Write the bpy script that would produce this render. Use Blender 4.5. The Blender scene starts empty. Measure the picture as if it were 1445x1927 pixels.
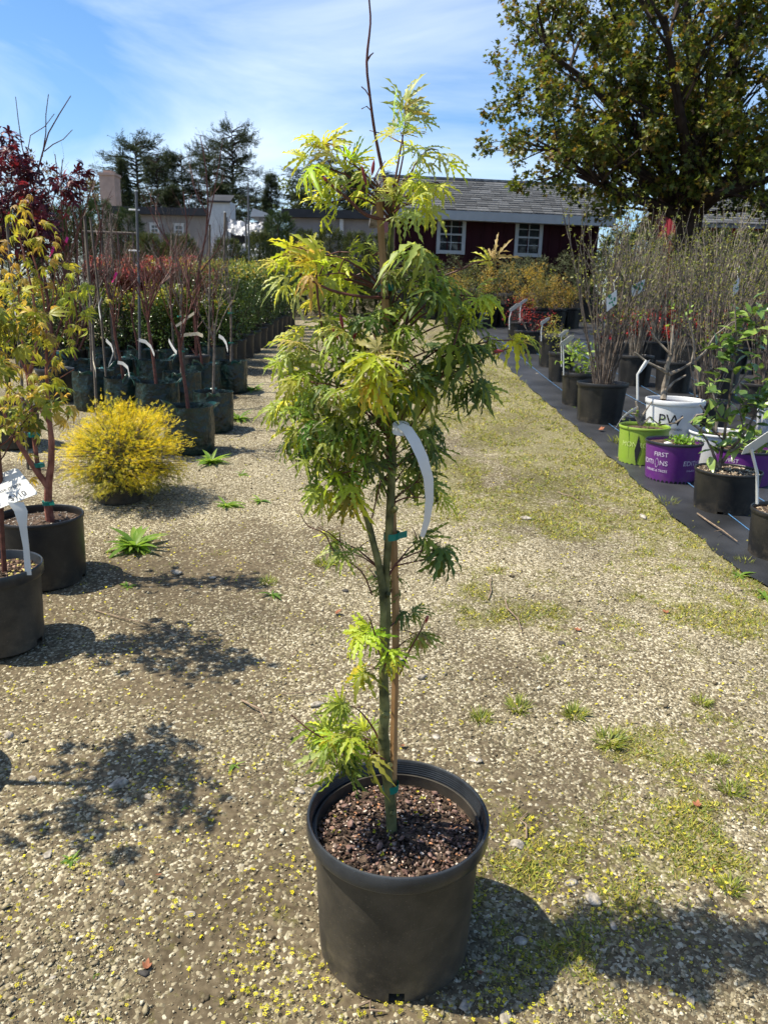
import bpy, math, random
import numpy as np
from mathutils import Vector, Matrix, noise

R = math.radians
rng = random.Random(7)
nrng = np.random.default_rng(7)
scene = bpy.context.scene
col = scene.collection

# ------------------------------------------------------------------ camera
W, H, F = 1445.0, 1927.0, 1400.0
PITCH, ROLL, CAMZ = R(15.5), R(1.6), 1.22
cam_d = bpy.data.cameras.new("camera")
cam = bpy.data.objects.new("camera", cam_d); col.objects.link(cam)
scene.camera = cam
fwd = Vector((0, math.cos(PITCH), -math.sin(PITCH)))
up0 = Vector((0, math.sin(PITCH), math.cos(PITCH)))
rt0 = Vector((1, 0, 0))
crt = rt0 * math.cos(ROLL) + up0 * math.sin(ROLL)
cup = up0 * math.cos(ROLL) - rt0 * math.sin(ROLL)
CAM = Vector((0, 0, CAMZ))
M3 = Matrix((crt, cup, -fwd)).transposed()
cam.matrix_world = Matrix.Translation(CAM) @ M3.to_4x4()
cam_d.sensor_fit = 'VERTICAL'
cam_d.sensor_height = 36.0
cam_d.lens = 36.0 * F / H
cam_d.clip_start = 0.05
cam_d.clip_end = 600
cam_d.dof.use_dof = True
cam_d.dof.focus_distance = 1.45
cam_d.dof.aperture_fstop = 15.0

# ------------------------------------------------------------------ sky, sun, exposure
SUN_EL, SUN_AZ = R(61), R(-1)          # sun stands high to the left
sdir = Vector((-math.cos(SUN_EL) * math.cos(SUN_AZ), math.cos(SUN_EL) * math.sin(SUN_AZ), math.sin(SUN_EL)))
world = bpy.data.worlds.new("World"); scene.world = world; world.use_nodes = True
wn, wl = world.node_tree.nodes, world.node_tree.links
wn.clear()
w_out = wn.new('ShaderNodeOutputWorld'); w_bg = wn.new('ShaderNodeBackground')
sky = wn.new('ShaderNodeTexSky'); sky.sky_type = 'NISHITA'; sky.sun_disc = False
sky.sun_elevation = SUN_EL; sky.sun_rotation = math.atan2(sdir.x, sdir.y)
sky.air_density = 1.0; sky.dust_density = 1.0; sky.ozone_density = 4.0; sky.altitude = 0
tc = wn.new('ShaderNodeTexCoord'); mp = wn.new('ShaderNodeMapping')
mp.inputs['Rotation'].default_value = (0.0, R(24), R(25)); mp.inputs['Scale'].default_value = (1.2, 1.5, 4.5)
nz = wn.new('ShaderNodeTexNoise'); nz.inputs['Scale'].default_value = 1.3; nz.inputs['Detail'].default_value = 7
nz.inputs['Roughness'].default_value = 0.55; nz.inputs['Distortion'].default_value = 0.5
rp = wn.new('ShaderNodeValToRGB'); rp.color_ramp.elements[0].position = 0.46; rp.color_ramp.elements[1].position = 0.92
rp.color_ramp.elements[1].color = (0.75, 0.75, 0.75, 1)
mx = wn.new('ShaderNodeMix'); mx.data_type = 'RGBA'; mx.inputs[7].default_value = (9.0, 9.3, 9.6, 1)
wl.new(tc.outputs['Generated'], mp.inputs['Vector']); wl.new(mp.outputs['Vector'], nz.inputs['Vector'])
wl.new(nz.outputs['Fac'], rp.inputs['Fac']); wl.new(rp.outputs['Color'], mx.inputs[0])
hsv = wn.new('ShaderNodeHueSaturation'); hsv.inputs['Saturation'].default_value = 1.22; hsv.inputs['Value'].default_value = 1.08
wl.new(sky.outputs['Color'], hsv.inputs['Color']); wl.new(hsv.outputs['Color'], mx.inputs[6]); wl.new(mx.outputs[2], w_bg.inputs['Color'])
w_bg.inputs['Strength'].default_value = 0.105
wl.new(w_bg.outputs['Background'], w_out.inputs['Surface'])

sun_d = bpy.data.lights.new("sun", 'SUN'); sun_d.energy = 5.0; sun_d.angle = R(0.53); sun_d.color = (1, 0.93, 0.79)
sun = bpy.data.objects.new("sun", sun_d); col.objects.link(sun)
sun.rotation_euler = sdir.to_track_quat('Z', 'Y').to_euler(); sun.location = (0, 0, 30)

scene.view_settings.view_transform = 'Standard'; scene.view_settings.look = 'None'
scene.view_settings.exposure = 0.78; scene.view_settings.gamma = 1.0
scene.view_settings.use_curve_mapping = False
cy = scene.cycles
cy.use_denoising = True
cy.max_bounces = 6; cy.diffuse_bounces = 3; cy.glossy_bounces = 2; cy.transmission_bounces = 4; cy.transparent_max_bounces = 6
cy.caustics_reflective = False; cy.caustics_refractive = False
cy.use_adaptive_sampling = True; cy.adaptive_threshold = 0.02

# ------------------------------------------------------------------ pixel and ground helpers
def ray(px, py):
    return fwd + crt * ((px - W / 2) / F) + cup * (-(py - H / 2) / F)
def at(px, py, Y):
    d = ray(px, py); return CAM + d * (Y / d.y)
def zg(y):
    t = min(y, 60) - 2.0
    a = 0.06 * 0.5 * (t + math.sqrt(t * t + 0.6))
    return -0.5 * ((-a + -1.5) + math.sqrt((a - 1.5) ** 2 + 0.01)) if y > -50 else 0   # soft cap at 1.5 m
def G(px, py):
    d = ray(px, py); lo, hi = 0.2, 60.0
    f = lambda t: CAM.z + d.z * t - zg(d.y * t)
    for _ in range(60):
        m = 0.5 * (lo + hi)
        if f(m) > 0: lo = m
        else: hi = m
    p = CAM + d * lo
    return Vector((p.x, p.y, zg(p.y)))
def depth_of(p): return (p - CAM).dot(fwd)
def px2m(p, npx): return npx * depth_of(p) / F
def height_at(base, py, px=None):
    """world height of the point above `base` seen on picture row py"""
    px = px if px is not None else 722
    return at(px, py, base.y).z - base.z

# ------------------------------------------------------------------ materials
MATS = {}
def nt(name):
    m = bpy.data.materials.new(name); m.use_nodes = True
    n = m.node_tree.nodes; l = m.node_tree.links
    b = n['Principled BSDF']; MATS[name] = m
    return m, n, l, b
def mat(name, c, rough=0.6, spec=0.3, var=0.25, scale=12.0, bump=0.0, bscale=80.0, c2=None, metal=0.0, detail=5, dist=0.002):
    m, n, l, b = nt(name)
    b.inputs['Roughness'].default_value = rough; b.inputs['Specular IOR Level'].default_value = spec
    b.inputs['Metallic'].default_value = metal
    t = n.new('ShaderNodeTexCoord'); z = n.new('ShaderNodeTexNoise')
    z.inputs['Scale'].default_value = scale; z.inputs['Detail'].default_value = detail
    l.new(t.outputs['Object'], z.inputs['Vector'])
    r = n.new('ShaderNodeValToRGB'); r.color_ramp.elements[0].position = .32; r.color_ramp.elements[1].position = .7
    a = [x * (1 - var) for x in c]; e = [min(1, x * (1 + var)) for x in (c2 or c)]
    r.color_ramp.elements[0].color = (*a, 1); r.color_ramp.elements[1].color = (*e, 1)
    l.new(z.outputs['Fac'], r.inputs['Fac']); l.new(r.outputs['Color'], b.inputs['Base Color'])
    if bump:
        z2 = n.new('ShaderNodeTexNoise'); z2.inputs['Scale'].default_value = bscale; z2.inputs['Detail'].default_value = 4
        l.new(t.outputs['Object'], z2.inputs['Vector'])
        bp = n.new('ShaderNodeBump'); bp.inputs['Strength'].default_value = bump; bp.inputs['Distance'].default_value = dist
        l.new(z2.outputs['Fac'], bp.inputs['Height']); l.new(bp.outputs['Normal'], b.inputs['Normal'])
    return m
def leaf_mat(name, source='attr', trans=0.42, rough=0.45, spec=0.35, tint=(1.25, 1.15, 0.7)):
    m, n, l, b = nt(name)
    if source == 'attr':
        s = n.new('ShaderNodeAttribute'); s.attribute_name = 'Col'; c = s.outputs['Color']
    else:
        s = n.new('ShaderNodeObjectInfo'); c = s.outputs['Color']
    t = n.new('ShaderNodeTexCoord'); z = n.new('ShaderNodeTexNoise'); z.inputs['Scale'].default_value = 60
    l.new(t.outputs['Object'], z.inputs['Vector'])
    mr = n.new('ShaderNodeMapRange'); mr.inputs[3].default_value = .72; mr.inputs[4].default_value = 1.3
    l.new(z.outputs['Fac'], mr.inputs[0])
    mm = n.new('ShaderNodeMix'); mm.data_type = 'RGBA'; mm.blend_type = 'MULTIPLY'; mm.inputs[0].default_value = 1
    l.new(c, mm.inputs[6]); l.new(mr.outputs[0], mm.inputs[7])
    l.new(mm.outputs[2], b.inputs['Base Color'])
    b.inputs['Roughness'].default_value = rough; b.inputs['Specular IOR Level'].default_value = spec
    tr = n.new('ShaderNodeBsdfTranslucent'); m2 = n.new('ShaderNodeMix'); m2.data_type = 'RGBA'; m2.blend_type = 'MULTIPLY'
    m2.inputs[0].default_value = 1; m2.inputs[7].default_value = (*tint, 1)
    l.new(mm.outputs[2], m2.inputs[6]); l.new(m2.outputs[2], tr.inputs['Color'])
    ms = n.new('ShaderNodeMixShader'); ms.inputs[0].default_value = trans
    l.new(b.outputs[0], ms.inputs[1]); l.new(tr.outputs[0], ms.inputs[2])
    l.new(ms.outputs[0], n['Material Output'].inputs['Surface'])
    return m
def attr_mat(name, rough=0.85, spec=0.2):
    m, n, l, b = nt(name)
    s = n.new('ShaderNodeAttribute'); s.attribute_name = 'Col'
    l.new(s.outputs['Color'], b.inputs['Base Color'])
    b.inputs['Roughness'].default_value = rough; b.inputs['Specular IOR Level'].default_value = spec
    return m

leafA = leaf_mat('leaf_blade'); leafO = leaf_mat('leaf_blade_single', 'obj', trans=0.56)
leafDull = leaf_mat('leaf_dull', trans=0.25, rough=0.65, spec=0.15, tint=(1.1, 1.05, .8))
leafGloss = leaf_mat('leaf_glossy', trans=0.25, rough=0.28, spec=0.5)
attrM = attr_mat('mineral'); attrWood = attr_mat('bark_tint', .75, .2)

def pot_mat(name, c, dust=(0.20, 0.17, 0.13), dustamt=0.35, rough=0.42):
    m, n, l, b = nt(name)
    t = n.new('ShaderNodeTexCoord'); z = n.new('ShaderNodeTexNoise'); z.inputs['Scale'].default_value = 7; z.inputs['Detail'].default_value = 9
    z.inputs['Roughness'].default_value = .65
    l.new(t.outputs['Object'], z.inputs['Vector'])
    r = n.new('ShaderNodeValToRGB'); r.color_ramp.elements[0].position = .42; r.color_ramp.elements[1].position = .8
    r.color_ramp.elements[0].color = (0, 0, 0, 1); r.color_ramp.elements[1].color = (dustamt,) * 3 + (1,)
    l.new(z.outputs['Fac'], r.inputs['Fac'])
    mm = n.new('ShaderNodeMix'); mm.data_type = 'RGBA'; mm.inputs[6].default_value = (*c, 1); mm.inputs[7].default_value = (*dust, 1)
    l.new(r.outputs['Color'], mm.inputs[0])
    zs = n.new('ShaderNodeTexNoise'); zs.inputs['Scale'].default_value = 320; zs.inputs['Detail'].default_value = 2
    l.new(t.outputs['Object'], zs.inputs['Vector'])
    rs = n.new('ShaderNodeValToRGB'); rs.color_ramp.elements[0].position = .66; rs.color_ramp.elements[1].position = .8
    rs.color_ramp.elements[0].color = (0, 0, 0, 1); rs.color_ramp.elements[1].color = (dustamt * .8,) * 3 + (1,)
    l.new(zs.outputs['Fac'], rs.inputs['Fac'])
    m3 = n.new('ShaderNodeMix'); m3.data_type = 'RGBA'; m3.inputs[7].default_value = (*[min(1, d * 1.8) for d in dust], 1)
    l.new(rs.outputs['Color'], m3.inputs[0]); l.new(mm.outputs[2], m3.inputs[6]); l.new(m3.outputs[2], b.inputs['Base Color'])
    sx = n.new('ShaderNodeSeparateXYZ'); l.new(t.outputs['Object'], sx.inputs[0])
    zm = n.new('ShaderNodeTexNoise'); zm.inputs['Scale'].default_value = 26; zm.inputs['Detail'].default_value = 8; zm.inputs['Roughness'].default_value = .7; l.new(t.outputs['Object'], zm.inputs['Vector'])
    g1 = n.new('ShaderNodeMapRange'); g1.inputs[1].default_value = 0; g1.inputs[2].default_value = .13; g1.inputs[3].default_value = .62; g1.inputs[4].default_value = .32; l.new(sx.outputs['Z'], g1.inputs[0])
    ga = n.new('ShaderNodeMath'); ga.operation = 'ADD'; l.new(g1.outputs[0], ga.inputs[0]); l.new(zm.outputs['Fac'], ga.inputs[1])
    g2 = n.new('ShaderNodeMapRange'); g2.inputs[1].default_value = .98; g2.inputs[2].default_value = 1.25; g2.inputs[3].default_value = 0; g2.inputs[4].default_value = dustamt; l.new(ga.outputs[0], g2.inputs[0])
    m4 = n.new('ShaderNodeMix'); m4.data_type = 'RGBA'; m4.inputs[7].default_value = (.17, .135, .09, 1); l.new(g2.outputs[0], m4.inputs[0]); l.new(m3.outputs[2], m4.inputs[6])
    mq = n.new('ShaderNodeMapping'); mq.inputs['Scale'].default_value = (9, 9, 140); mq.inputs['Rotation'].default_value = (.25, .1, 0); l.new(t.outputs['Object'], mq.inputs['Vector'])
    zq = n.new('ShaderNodeTexNoise'); zq.inputs['Scale'].default_value = 2.2; zq.inputs['Detail'].default_value = 3; l.new(mq.outputs['Vector'], zq.inputs['Vector'])
    gq = n.new('ShaderNodeMapRange'); gq.inputs[1].default_value = .66; gq.inputs[2].default_value = .76; gq.inputs[3].default_value = 0; gq.inputs[4].default_value = .35; l.new(zq.outputs['Fac'], gq.inputs[0])
    m5 = n.new('ShaderNodeMix'); m5.data_type = 'RGBA'; m5.inputs[7].default_value = (*[min(1, x * 2.2 + .04) for x in c], 1); l.new(gq.outputs[0], m5.inputs[0]); l.new(m4.outputs[2], m5.inputs[6]); l.new(m5.outputs[2], b.inputs['Base Color'])
    b.inputs['Roughness'].default_value = rough; b.inputs['Specular IOR Level'].default_value = .4
    bp = n.new('ShaderNodeBump'); bp.inputs['Strength'].default_value = .25; bp.inputs['Distance'].default_value = .001
    l.new(zs.outputs['Fac'], bp.inputs['Height']); l.new(bp.outputs['Normal'], b.inputs['Normal'])
    return m
M = {
 'pot': pot_mat('pot_black', (.010, .010, .0105), dust=(.11, .095, .075), dustamt=.28),
 'potdusty': pot_mat('pot_black_dusty', (.026, .024, .021), dust=(.17, .14, .10), dustamt=.5, rough=.5),
 'rim': pot_mat('rim_black', (.014, .016, .019), dust=(.20, .22, .24), dustamt=.20, rough=.30),
 'purple': pot_mat('pot_purple', (.115, .018, .17), dust=(.2, .12, .22), dustamt=.25),
 'white': pot_mat('pot_white', (.62, .63, .64), dust=(.45, .42, .36), dustamt=.25),
 'lime': pot_mat('pot_lime', (.22, .34, .035), dust=(.32, .34, .12), dustamt=.3),
 'soil': mat('soil_dark', (.035, .024, .017), .95, .1, .5, 60, 1.0, 160, (.10, .07, .05), dist=.006),
 'trunkg': mat('bark_green', (.055, .062, .022), .65, .25, .5, 30, .9, 70, (.15, .145, .055), detail=9, dist=.004),
 'twigred': mat('bark_red_brown', (.10, .035, .025), .55, .3, .35, 40, .2, 120),
 'coral': mat('bark_coral', (.20, .05, .035), .55, .3, .35, 30, .3, 120, (.24, .10, .065)),
 'twigbare': mat('bark_bare_brown', (.085, .062, .048), .7, .2, .4, 25, .3, 90, (.16, .13, .105)),
 'twiggrey': mat('bark_grey_tan', (.15, .12, .09), .75, .2, .4, 22, .3, 90, (.26, .22, .17)),
 'twigdark': mat('bark_dark', (.045, .032, .026), .85, .15, .4, 8, .5, 30),
 'stake': mat('stake_wood', (.27, .145, .06), .6, .25, .3, 9, .4, 60, (.37, .22, .10)),
 'stakegrey': mat('stake_grey', (.11, .092, .075), .8, .2, .3, 9, .3, 60),
 'tie': mat('tie_green', (.0, .16, .12), .35, .4, .2, 20),
 'tag': mat('tag_white', (.60, .60, .58), .45, .35, .06, 10),
 'tagcream': mat('tag_cream', (.66, .58, .44), .5, .3, .1, 10),
 'ink': mat('ink_black', (.02, .02, .025), .6, .2, .1, 10),
 'inkpale': mat('print_pale', (.62, .55, .66), .5, .3, .1, 10),
 'inkgreen': mat('print_green', (.05, .22, .12), .5, .3, .1, 10),
 'inklime': mat('print_lime_pale', (.50, .60, .20), .5, .3, .1, 10),
 'bag': mat('grow_bag_green', (.0028, .010, .008), .36, .5, .4, 14, 1.0, 22, (.005, .022, .018), dist=.02),
 'strap': mat('strap_green', (.016, .075, .062), .33, .5, .35, 14, .3, 60),
 'redwall': mat('barn_red', (.030, .0045, .008), .75, .2, .18, 3, .2, 60),
 'redwall2': mat('barn_red_bright', (.20, .022, .030), .75, .2, .18, 3, .2, 60),
 'trim': mat('trim_white', (.42, .43, .44), .55, .3, .06, 6),
 'shingle': mat('shingle_grey', (.15, .155, .16), .9, .15, .3, 6, .6, 120, (.23, .23, .235)),
 'stucco': mat('stucco_grey', (.20, .185, .18), .9, .15, .1, 2, .3, 30),
 'darkroof': mat('roof_dark', (.035, .037, .042), .8, .2, .2, 2),
 'brickst': mat('chimney_stucco', (.40, .29, .24), .9, .15, .12, 3, .5, 20),
 'plastic': mat('greenhouse_plastic', (.34, .35, .37), .22, .5, .12, 3, .8, 6, dist=.1),
 'metal': mat('galvanised', (.10, .10, .105), .5, .5, .15, 10, metal=.4),
 'stone': mat('stone_pale', (.22, .19, .145), .9, .15, .45, 45, .8, 120, (.38, .34, .28), dist=.006),
 'stonedark': mat('stone_dark', (.06, .055, .05), .9, .2, .3, 30, .6, 90, dist=.004),
 'twigdry': mat('twig_dry', (.22, .16, .11), .8, .2, .35, 30),
 'leafdry': mat('leaf_dry', (.26, .10, .05), .7, .2, .35, 40),
 'blue': mat('line_blue', (.09, .22, .42), .6, .2, .2, 20),
 'pink': mat('ribbon_pink', (.75, .03, .25), .5, .3, .1, 10),
}
gm, gn, gl, gb = nt('window_glass')
gb.inputs['Base Color'].default_value = (.015, .02, .025, 1); gb.inputs['Roughness'].default_value = .05; gb.inputs['Specular IOR Level'].default_value = .7
M['glass'] = gm

# ------------------------------------------------------------------ object helpers
def props(o, label=None, cat=None, group=None, kind=None):
    if label: o['label'] = label
    if cat: o['category'] = cat
    if group: o['group'] = group
    if kind: o['kind'] = kind
    return o
def empty(name, loc, label, cat, group=None, rz=0.0):
    o = bpy.data.objects.new(name, None); col.objects.link(o)
    o.location = loc; o.rotation_euler = (0, 0, rz); o.empty_display_size = .05
    return props(o, label, cat, group)
def link(name, me, parent=None, material=None):
    if material and not me.materials: me.materials.append(material)
    o = bpy.data.objects.new(name, me); col.objects.link(o)
    if parent: o.parent = parent
    return o
def mesh_np(name, V, Fc, cols=None, smooth=False, material=None):
    V = np.asarray(V, dtype=np.float32); Fc = np.asarray(Fc, dtype=np.int32)
    me = bpy.data.meshes.new(name)
    k = Fc.shape[1]
    me.vertices.add(len(V)); me.vertices.foreach_set('co', V.ravel())
    me.loops.add(Fc.size); me.loops.foreach_set('vertex_index', Fc.ravel())
    me.polygons.add(len(Fc)); me.polygons.foreach_set('loop_start', np.arange(0, Fc.size, k, dtype=np.int32))
    me.polygons.foreach_set('loop_total', np.full(len(Fc), k, dtype=np.int32))
    if smooth: me.polygons.foreach_set('use_smooth', np.ones(len(Fc), dtype=bool))
    if cols is not None:
        a = me.color_attributes.new('Col', 'FLOAT_COLOR', 'POINT')
        c4 = np.ones((len(V), 4), dtype=np.float32); c4[:, :3] = cols
        a.data.foreach_set('color', c4.ravel())
    me.update(calc_edges=True)
    if material: me.materials.append(material)
    return me
class MB:
    def __init__(s): s.v, s.f = [], []
    def add(s, vs, fs):
        b = len(s.v); s.v += [tuple(v) for v in vs]; s.f += [tuple(i + b for i in f) for f in fs]
    def tube(s, pts, rad, n=6, cap=True):
        pts = [Vector(p) for p in pts]
        if not hasattr(rad, '__len__'): rad = [rad] * len(pts)
        b = len(s.v); ref = None
        for i, p in enumerate(pts):
            d = (pts[min(i + 1, len(pts) - 1)] - pts[max(i - 1, 0)])
            if d.length < 1e-9: d = Vector((0, 0, 1))
            d.normalize()
            if ref is None: ref = Vector((1, 0, 0)) if abs(d.x) < .8 else Vector((0, 1, 0))
            x = d.cross(ref).normalized(); y = d.cross(x); ref = y.cross(d) * -1 if False else ref
            for k in range(n):
                a = 2 * math.pi * k / n
                q = p + (x * math.cos(a) + y * math.sin(a)) * rad[i]; s.v.append((q.x, q.y, q.z))
        for i in range(len(pts) - 1):
            for k in range(n):
                k2 = (k + 1) % n
                s.f.append((b + i * n + k, b + i * n + k2, b + (i + 1) * n + k2, b + (i + 1) * n + k))
        if cap:
            s.f.append(tuple(b + k for k in range(n))[::-1]); e = b + (len(pts) - 1) * n
            s.f.append(tuple(e + k for k in range(n)))
    def lathe(s, prof, n=40, skip=None, rmod=None):
        b = len(s.v)
        for i, (r, z) in enumerate(prof):
            for k in range(n):
                a = 2 * math.pi * k / n; rr = r * (rmod(a, i, z) if rmod else 1)
                s.v.append((rr * math.cos(a), rr * math.sin(a), z))
        for i in range(len(prof) - 1):
            for k in range(n):
                if skip and skip(i, (k + .5) / n * 2 * math.pi): continue
                k2 = (k + 1) % n
                s.f.append((b + i * n + k, b + i * n + k2, b + (i + 1) * n + k2, b + (i + 1) * n + k))
    def box(s, x0, x1, y0, y1, z0, z1):
        s.add([(x0, y0, z0), (x1, y0, z0), (x1, y1, z0), (x0, y1, z0), (x0, y0, z1), (x1, y0, z1), (x1, y1, z1), (x0, y1, z1)],
              [(0, 3, 2, 1), (4, 5, 6, 7), (0, 1, 5, 4), (1, 2, 6, 5), (2, 3, 7, 6), (3, 0, 4, 7)])
    def ribbon(s, pts, wid, side, th=0.0006):
        """flat strap along pts, `side` = width direction (vector or list)"""
        pts = [Vector(p) for p in pts]; b = len(s.v); n = len(pts)
        for i, p in enumerate(pts):
            sd = Vector(side[i] if isinstance(side, list) else side).normalized()
            d = (pts[min(i + 1, n - 1)] - pts[max(i - 1, 0)]).normalized(); nn = d.cross(sd).normalized() * th
            w = (wid[i] if hasattr(wid, '__len__') else wid) / 2
            for q in (p - sd * w - nn, p + sd * w - nn, p + sd * w + nn, p - sd * w + nn): s.v.append(tuple(q))
        for i in range(n - 1):
            for k in range(4):
                k2 = (k + 1) % 4
                s.f.append((b + i * 4 + k, b + i * 4 + k2, b + i * 4 + 4 + k2, b + i * 4 + 4 + k))
        s.f.append((b + 3, b + 2, b + 1, b)); e = b + (n - 1) * 4; s.f.append((e, e + 1, e + 2, e + 3))
    def mesh(s, name, material, smooth=True, sharp=None):
        me = bpy.data.meshes.new(name); me.from_pydata(s.v, [], s.f)
        if smooth: me.polygons.foreach_set('use_smooth', np.ones(len(s.f), dtype=bool))
        if smooth and sharp: me.set_sharp_from_angle(angle=R(sharp))
        me.update(); me.materials.append(material); return me
    def build(s, name, material, parent=None, smooth=True, sharp=40):
        return link(name, s.mesh(name, material, smooth, sharp), parent)
def frames(y, nh):
    """rows of tip directions and normal hints -> (n,3,3) matrices with columns x,y,z"""
    y = y / (np.linalg.norm(y, axis=1, keepdims=True) + 1e-9)
    x = np.cross(y, nh); x /= (np.linalg.norm(x, axis=1, keepdims=True) + 1e-9)
    z = np.cross(x, y)
    return np.stack([x, y, z], axis=2)
def scatter(name, tmpls, pos, tip, nh, size, cols, material, smooth=False, colvar=0.0):
    """many copies of small templates merged in one mesh"""
    pos = np.asarray(pos, float); n = len(pos)
    Rm = frames(np.asarray(tip, float), np.asarray(nh, float)); size = np.broadcast_to(np.asarray(size, float).reshape(-1, 1), (n, 1)) if np.ndim(size) < 2 else np.asarray(size)
    cols = np.broadcast_to(np.asarray(cols, float), (n, 3))
    which = nrng.integers(0, len(tmpls), n); Vs, Fs, Cs = [], [], []; off = 0
    for k, (tv, tf) in enumerate(tmpls):
        idx = np.where(which == k)[0]
        if not len(idx): continue
        tv = np.asarray(tv, float); tf = np.asarray(tf, int)
        loc = tv[None] * size[idx][:, None, :]
        V = np.einsum('nij,nvj->nvi', Rm[idx], loc) + pos[idx][:, None, :]
        Fc = tf[None] + (np.arange(len(idx)) * len(tv))[:, None, None] + off
        Vs.append(V.reshape(-1, 3)); Fs.append(Fc.reshape(-1, tf.shape[1])); Cs.append(np.repeat(cols[idx], len(tv), axis=0)); off += len(idx) * len(tv)
    return mesh_np(name, np.concatenate(Vs), np.concatenate(Fs), np.concatenate(Cs), smooth, material)
def pal(colors, n, var=.22):
    c = np.asarray(colors, float)[nrng.integers(0, len(colors), n)]
    return np.clip(c * (1 + nrng.normal(0, var, (n, 1))), .004, 1)
def rnd_unit(n):
    v = nrng.normal(size=(n, 3)); return v / np.linalg.norm(v, axis=1, keepdims=True)

# ---- leaf templates (origin = foot of the leaf, +Y = tip, +Z = upper face)
def tri_leaf(w=.5, fold=.15, bend=.15):
    V = [(0, 0, 0), (-w / 2, .45, fold * w), (0, .5, 0), (w / 2, .45, fold * w), (0, 1, -bend)]
    return V, [(0, 2, 1), (0, 3, 2), (1, 2, 4), (2, 3, 4)]
def oval_leaf(w=.5, fold=.2, bend=.2):
    ys = [0, .2, .45, .72, 1]; ws = [0.02, .36, .5, .34, 0]
    V = []
    for y, a in zip(ys, ws):
        z = -bend * y * y; V += [(-a * w, y, z + fold * a * w), (0, y, z), (a * w, y, z + fold * a * w)]
    Fc = []
    for i in range(4):
        a = i * 3; Fc += [(a, a + 1, a + 4), (a, a + 4, a + 3), (a + 1, a + 2, a + 5), (a + 1, a + 5, a + 4)]
    return V, Fc
def palmate(r, lobes=7, wid=.15, pet=.45, droop=.35, st=7, spread=122, tooth=.5, petw=.010):
    V, Fc = [], []
    half = (lobes - 1) / 2
    V += [(-petw, -0.0, 0), (petw, 0, 0), (petw, pet, 0.0), (-petw, pet, 0.0)]
    Fc += [(0, 1, 2), (0, 2, 3)]
    for i in range(lobes):
        q = (i - half) / half
        a = R(q * spread + r.uniform(-7, 7)); ln = (1 - .62 * abs(q) ** 1.8) * r.uniform(.86, 1.1)
        curl = r.uniform(-.25, .25); dr = droop * r.uniform(.6, 1.5); b = len(V)
        tipk = r.uniform(.9, 1.15)
        for k in range(st + 1):
            s = k / st
            aa = a + curl * s
            cx, cyy = math.sin(aa), math.cos(aa)
            z = -dr * s * s * ln
            rr = s * ln * (1 - .18 * dr * s)
            w = wid * ln * (math.sin(math.pi * min(1, s ** .75)) ** .8 * .9 + .10) if k < st else 0
            big = (k % 2 == 0)
            if not big: w *= (1 - tooth)
            sh = .055 * ln if big and 0 < k < st else 0
            ctr = Vector((cx * rr, pet + cyy * rr, z)); sd = Vector((cyy, -cx, 0)); fw = Vector((cx, cyy, 0)) * sh
            V += [tuple(ctr - sd * w + fw + Vector((0, 0, .25 * w))), tuple(ctr), tuple(ctr + sd * w + fw + Vector((0, 0, .25 * w)))]
        for k in range(st):
            a0 = b + 3 * k; a1 = a0 + 3
            Fc += [(a0, a0 + 1, a1 + 1), (a0, a1 + 1, a1), (a0 + 1, a0 + 2, a1 + 2), (a0 + 1, a1 + 2, a1 + 1)]
    return V, Fc
TRI = [tri_leaf(.5, .2, .1), tri_leaf(.62, .3, .25), tri_leaf(.42, .1, .3)]
OVAL = [oval_leaf(.55, .3, .2), oval_leaf(.62, .2, .35), oval_leaf(.48, .4, .1)]
NEEDLE = [([(-.09, 0, 0), (.09, 0, 0), (.05, .6, .02), (0, 1, -.1), (-.05, .6, .02)], [(0, 1, 2), (0, 2, 4), (4, 2, 3)])]
FROND = []
for _k in range(3):
    v, f = [], []
    for i in range(7):
        y0 = i / 7; sgn = -1 if i % 2 else 1; L = .42 * (1 - .6 * y0)
        b = len(v); v += [(0, y0, 0), (0, y0 + .12, 0), (sgn * L, y0 + L * .9, rng.uniform(-.1, .12))]; f += [(b, b + 1, b + 2)]
    b = len(v); v += [(-.03, 0, 0), (.03, 0, 0), (0, 1.05, -.05)]; f += [(b, b + 1, b + 2)]
    FROND.append((v, f))

# ---- text as a mesh
def text_vf(s, size):
    cu = bpy.data.curves.new('t', 'FONT'); cu.body = s; cu.size = size; cu.align_x = 'CENTER'; cu.resolution_u = 3
    o = bpy.data.objects.new('t', cu); col.objects.link(o)
    dg = bpy.context.evaluated_depsgraph_get(); dg.update()
    me = o.evaluated_get(dg).to_mesh(); V = [tuple(v.co) for v in me.vertices]; Fc = [tuple(p.vertices) for p in me.polygons]
    o.evaluated_get(dg).to_mesh_clear(); bpy.data.objects.remove(o); bpy.data.curves.remove(cu)
    return V, Fc
def text_on_pot(parent, s, size, ang, z, rfun, material, name='lettering', sx=1.0):
    V, Fc = text_vf(s, size); mb = MB(); out = []
    for x, y, _ in V:
        zz = z + y; r = rfun(zz) + .0018; a = ang + x * sx / r
        out.append((r * math.cos(a), r * math.sin(a), zz))
    mb.add(out, Fc); return mb.build(name, material, parent, smooth=False)

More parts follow.
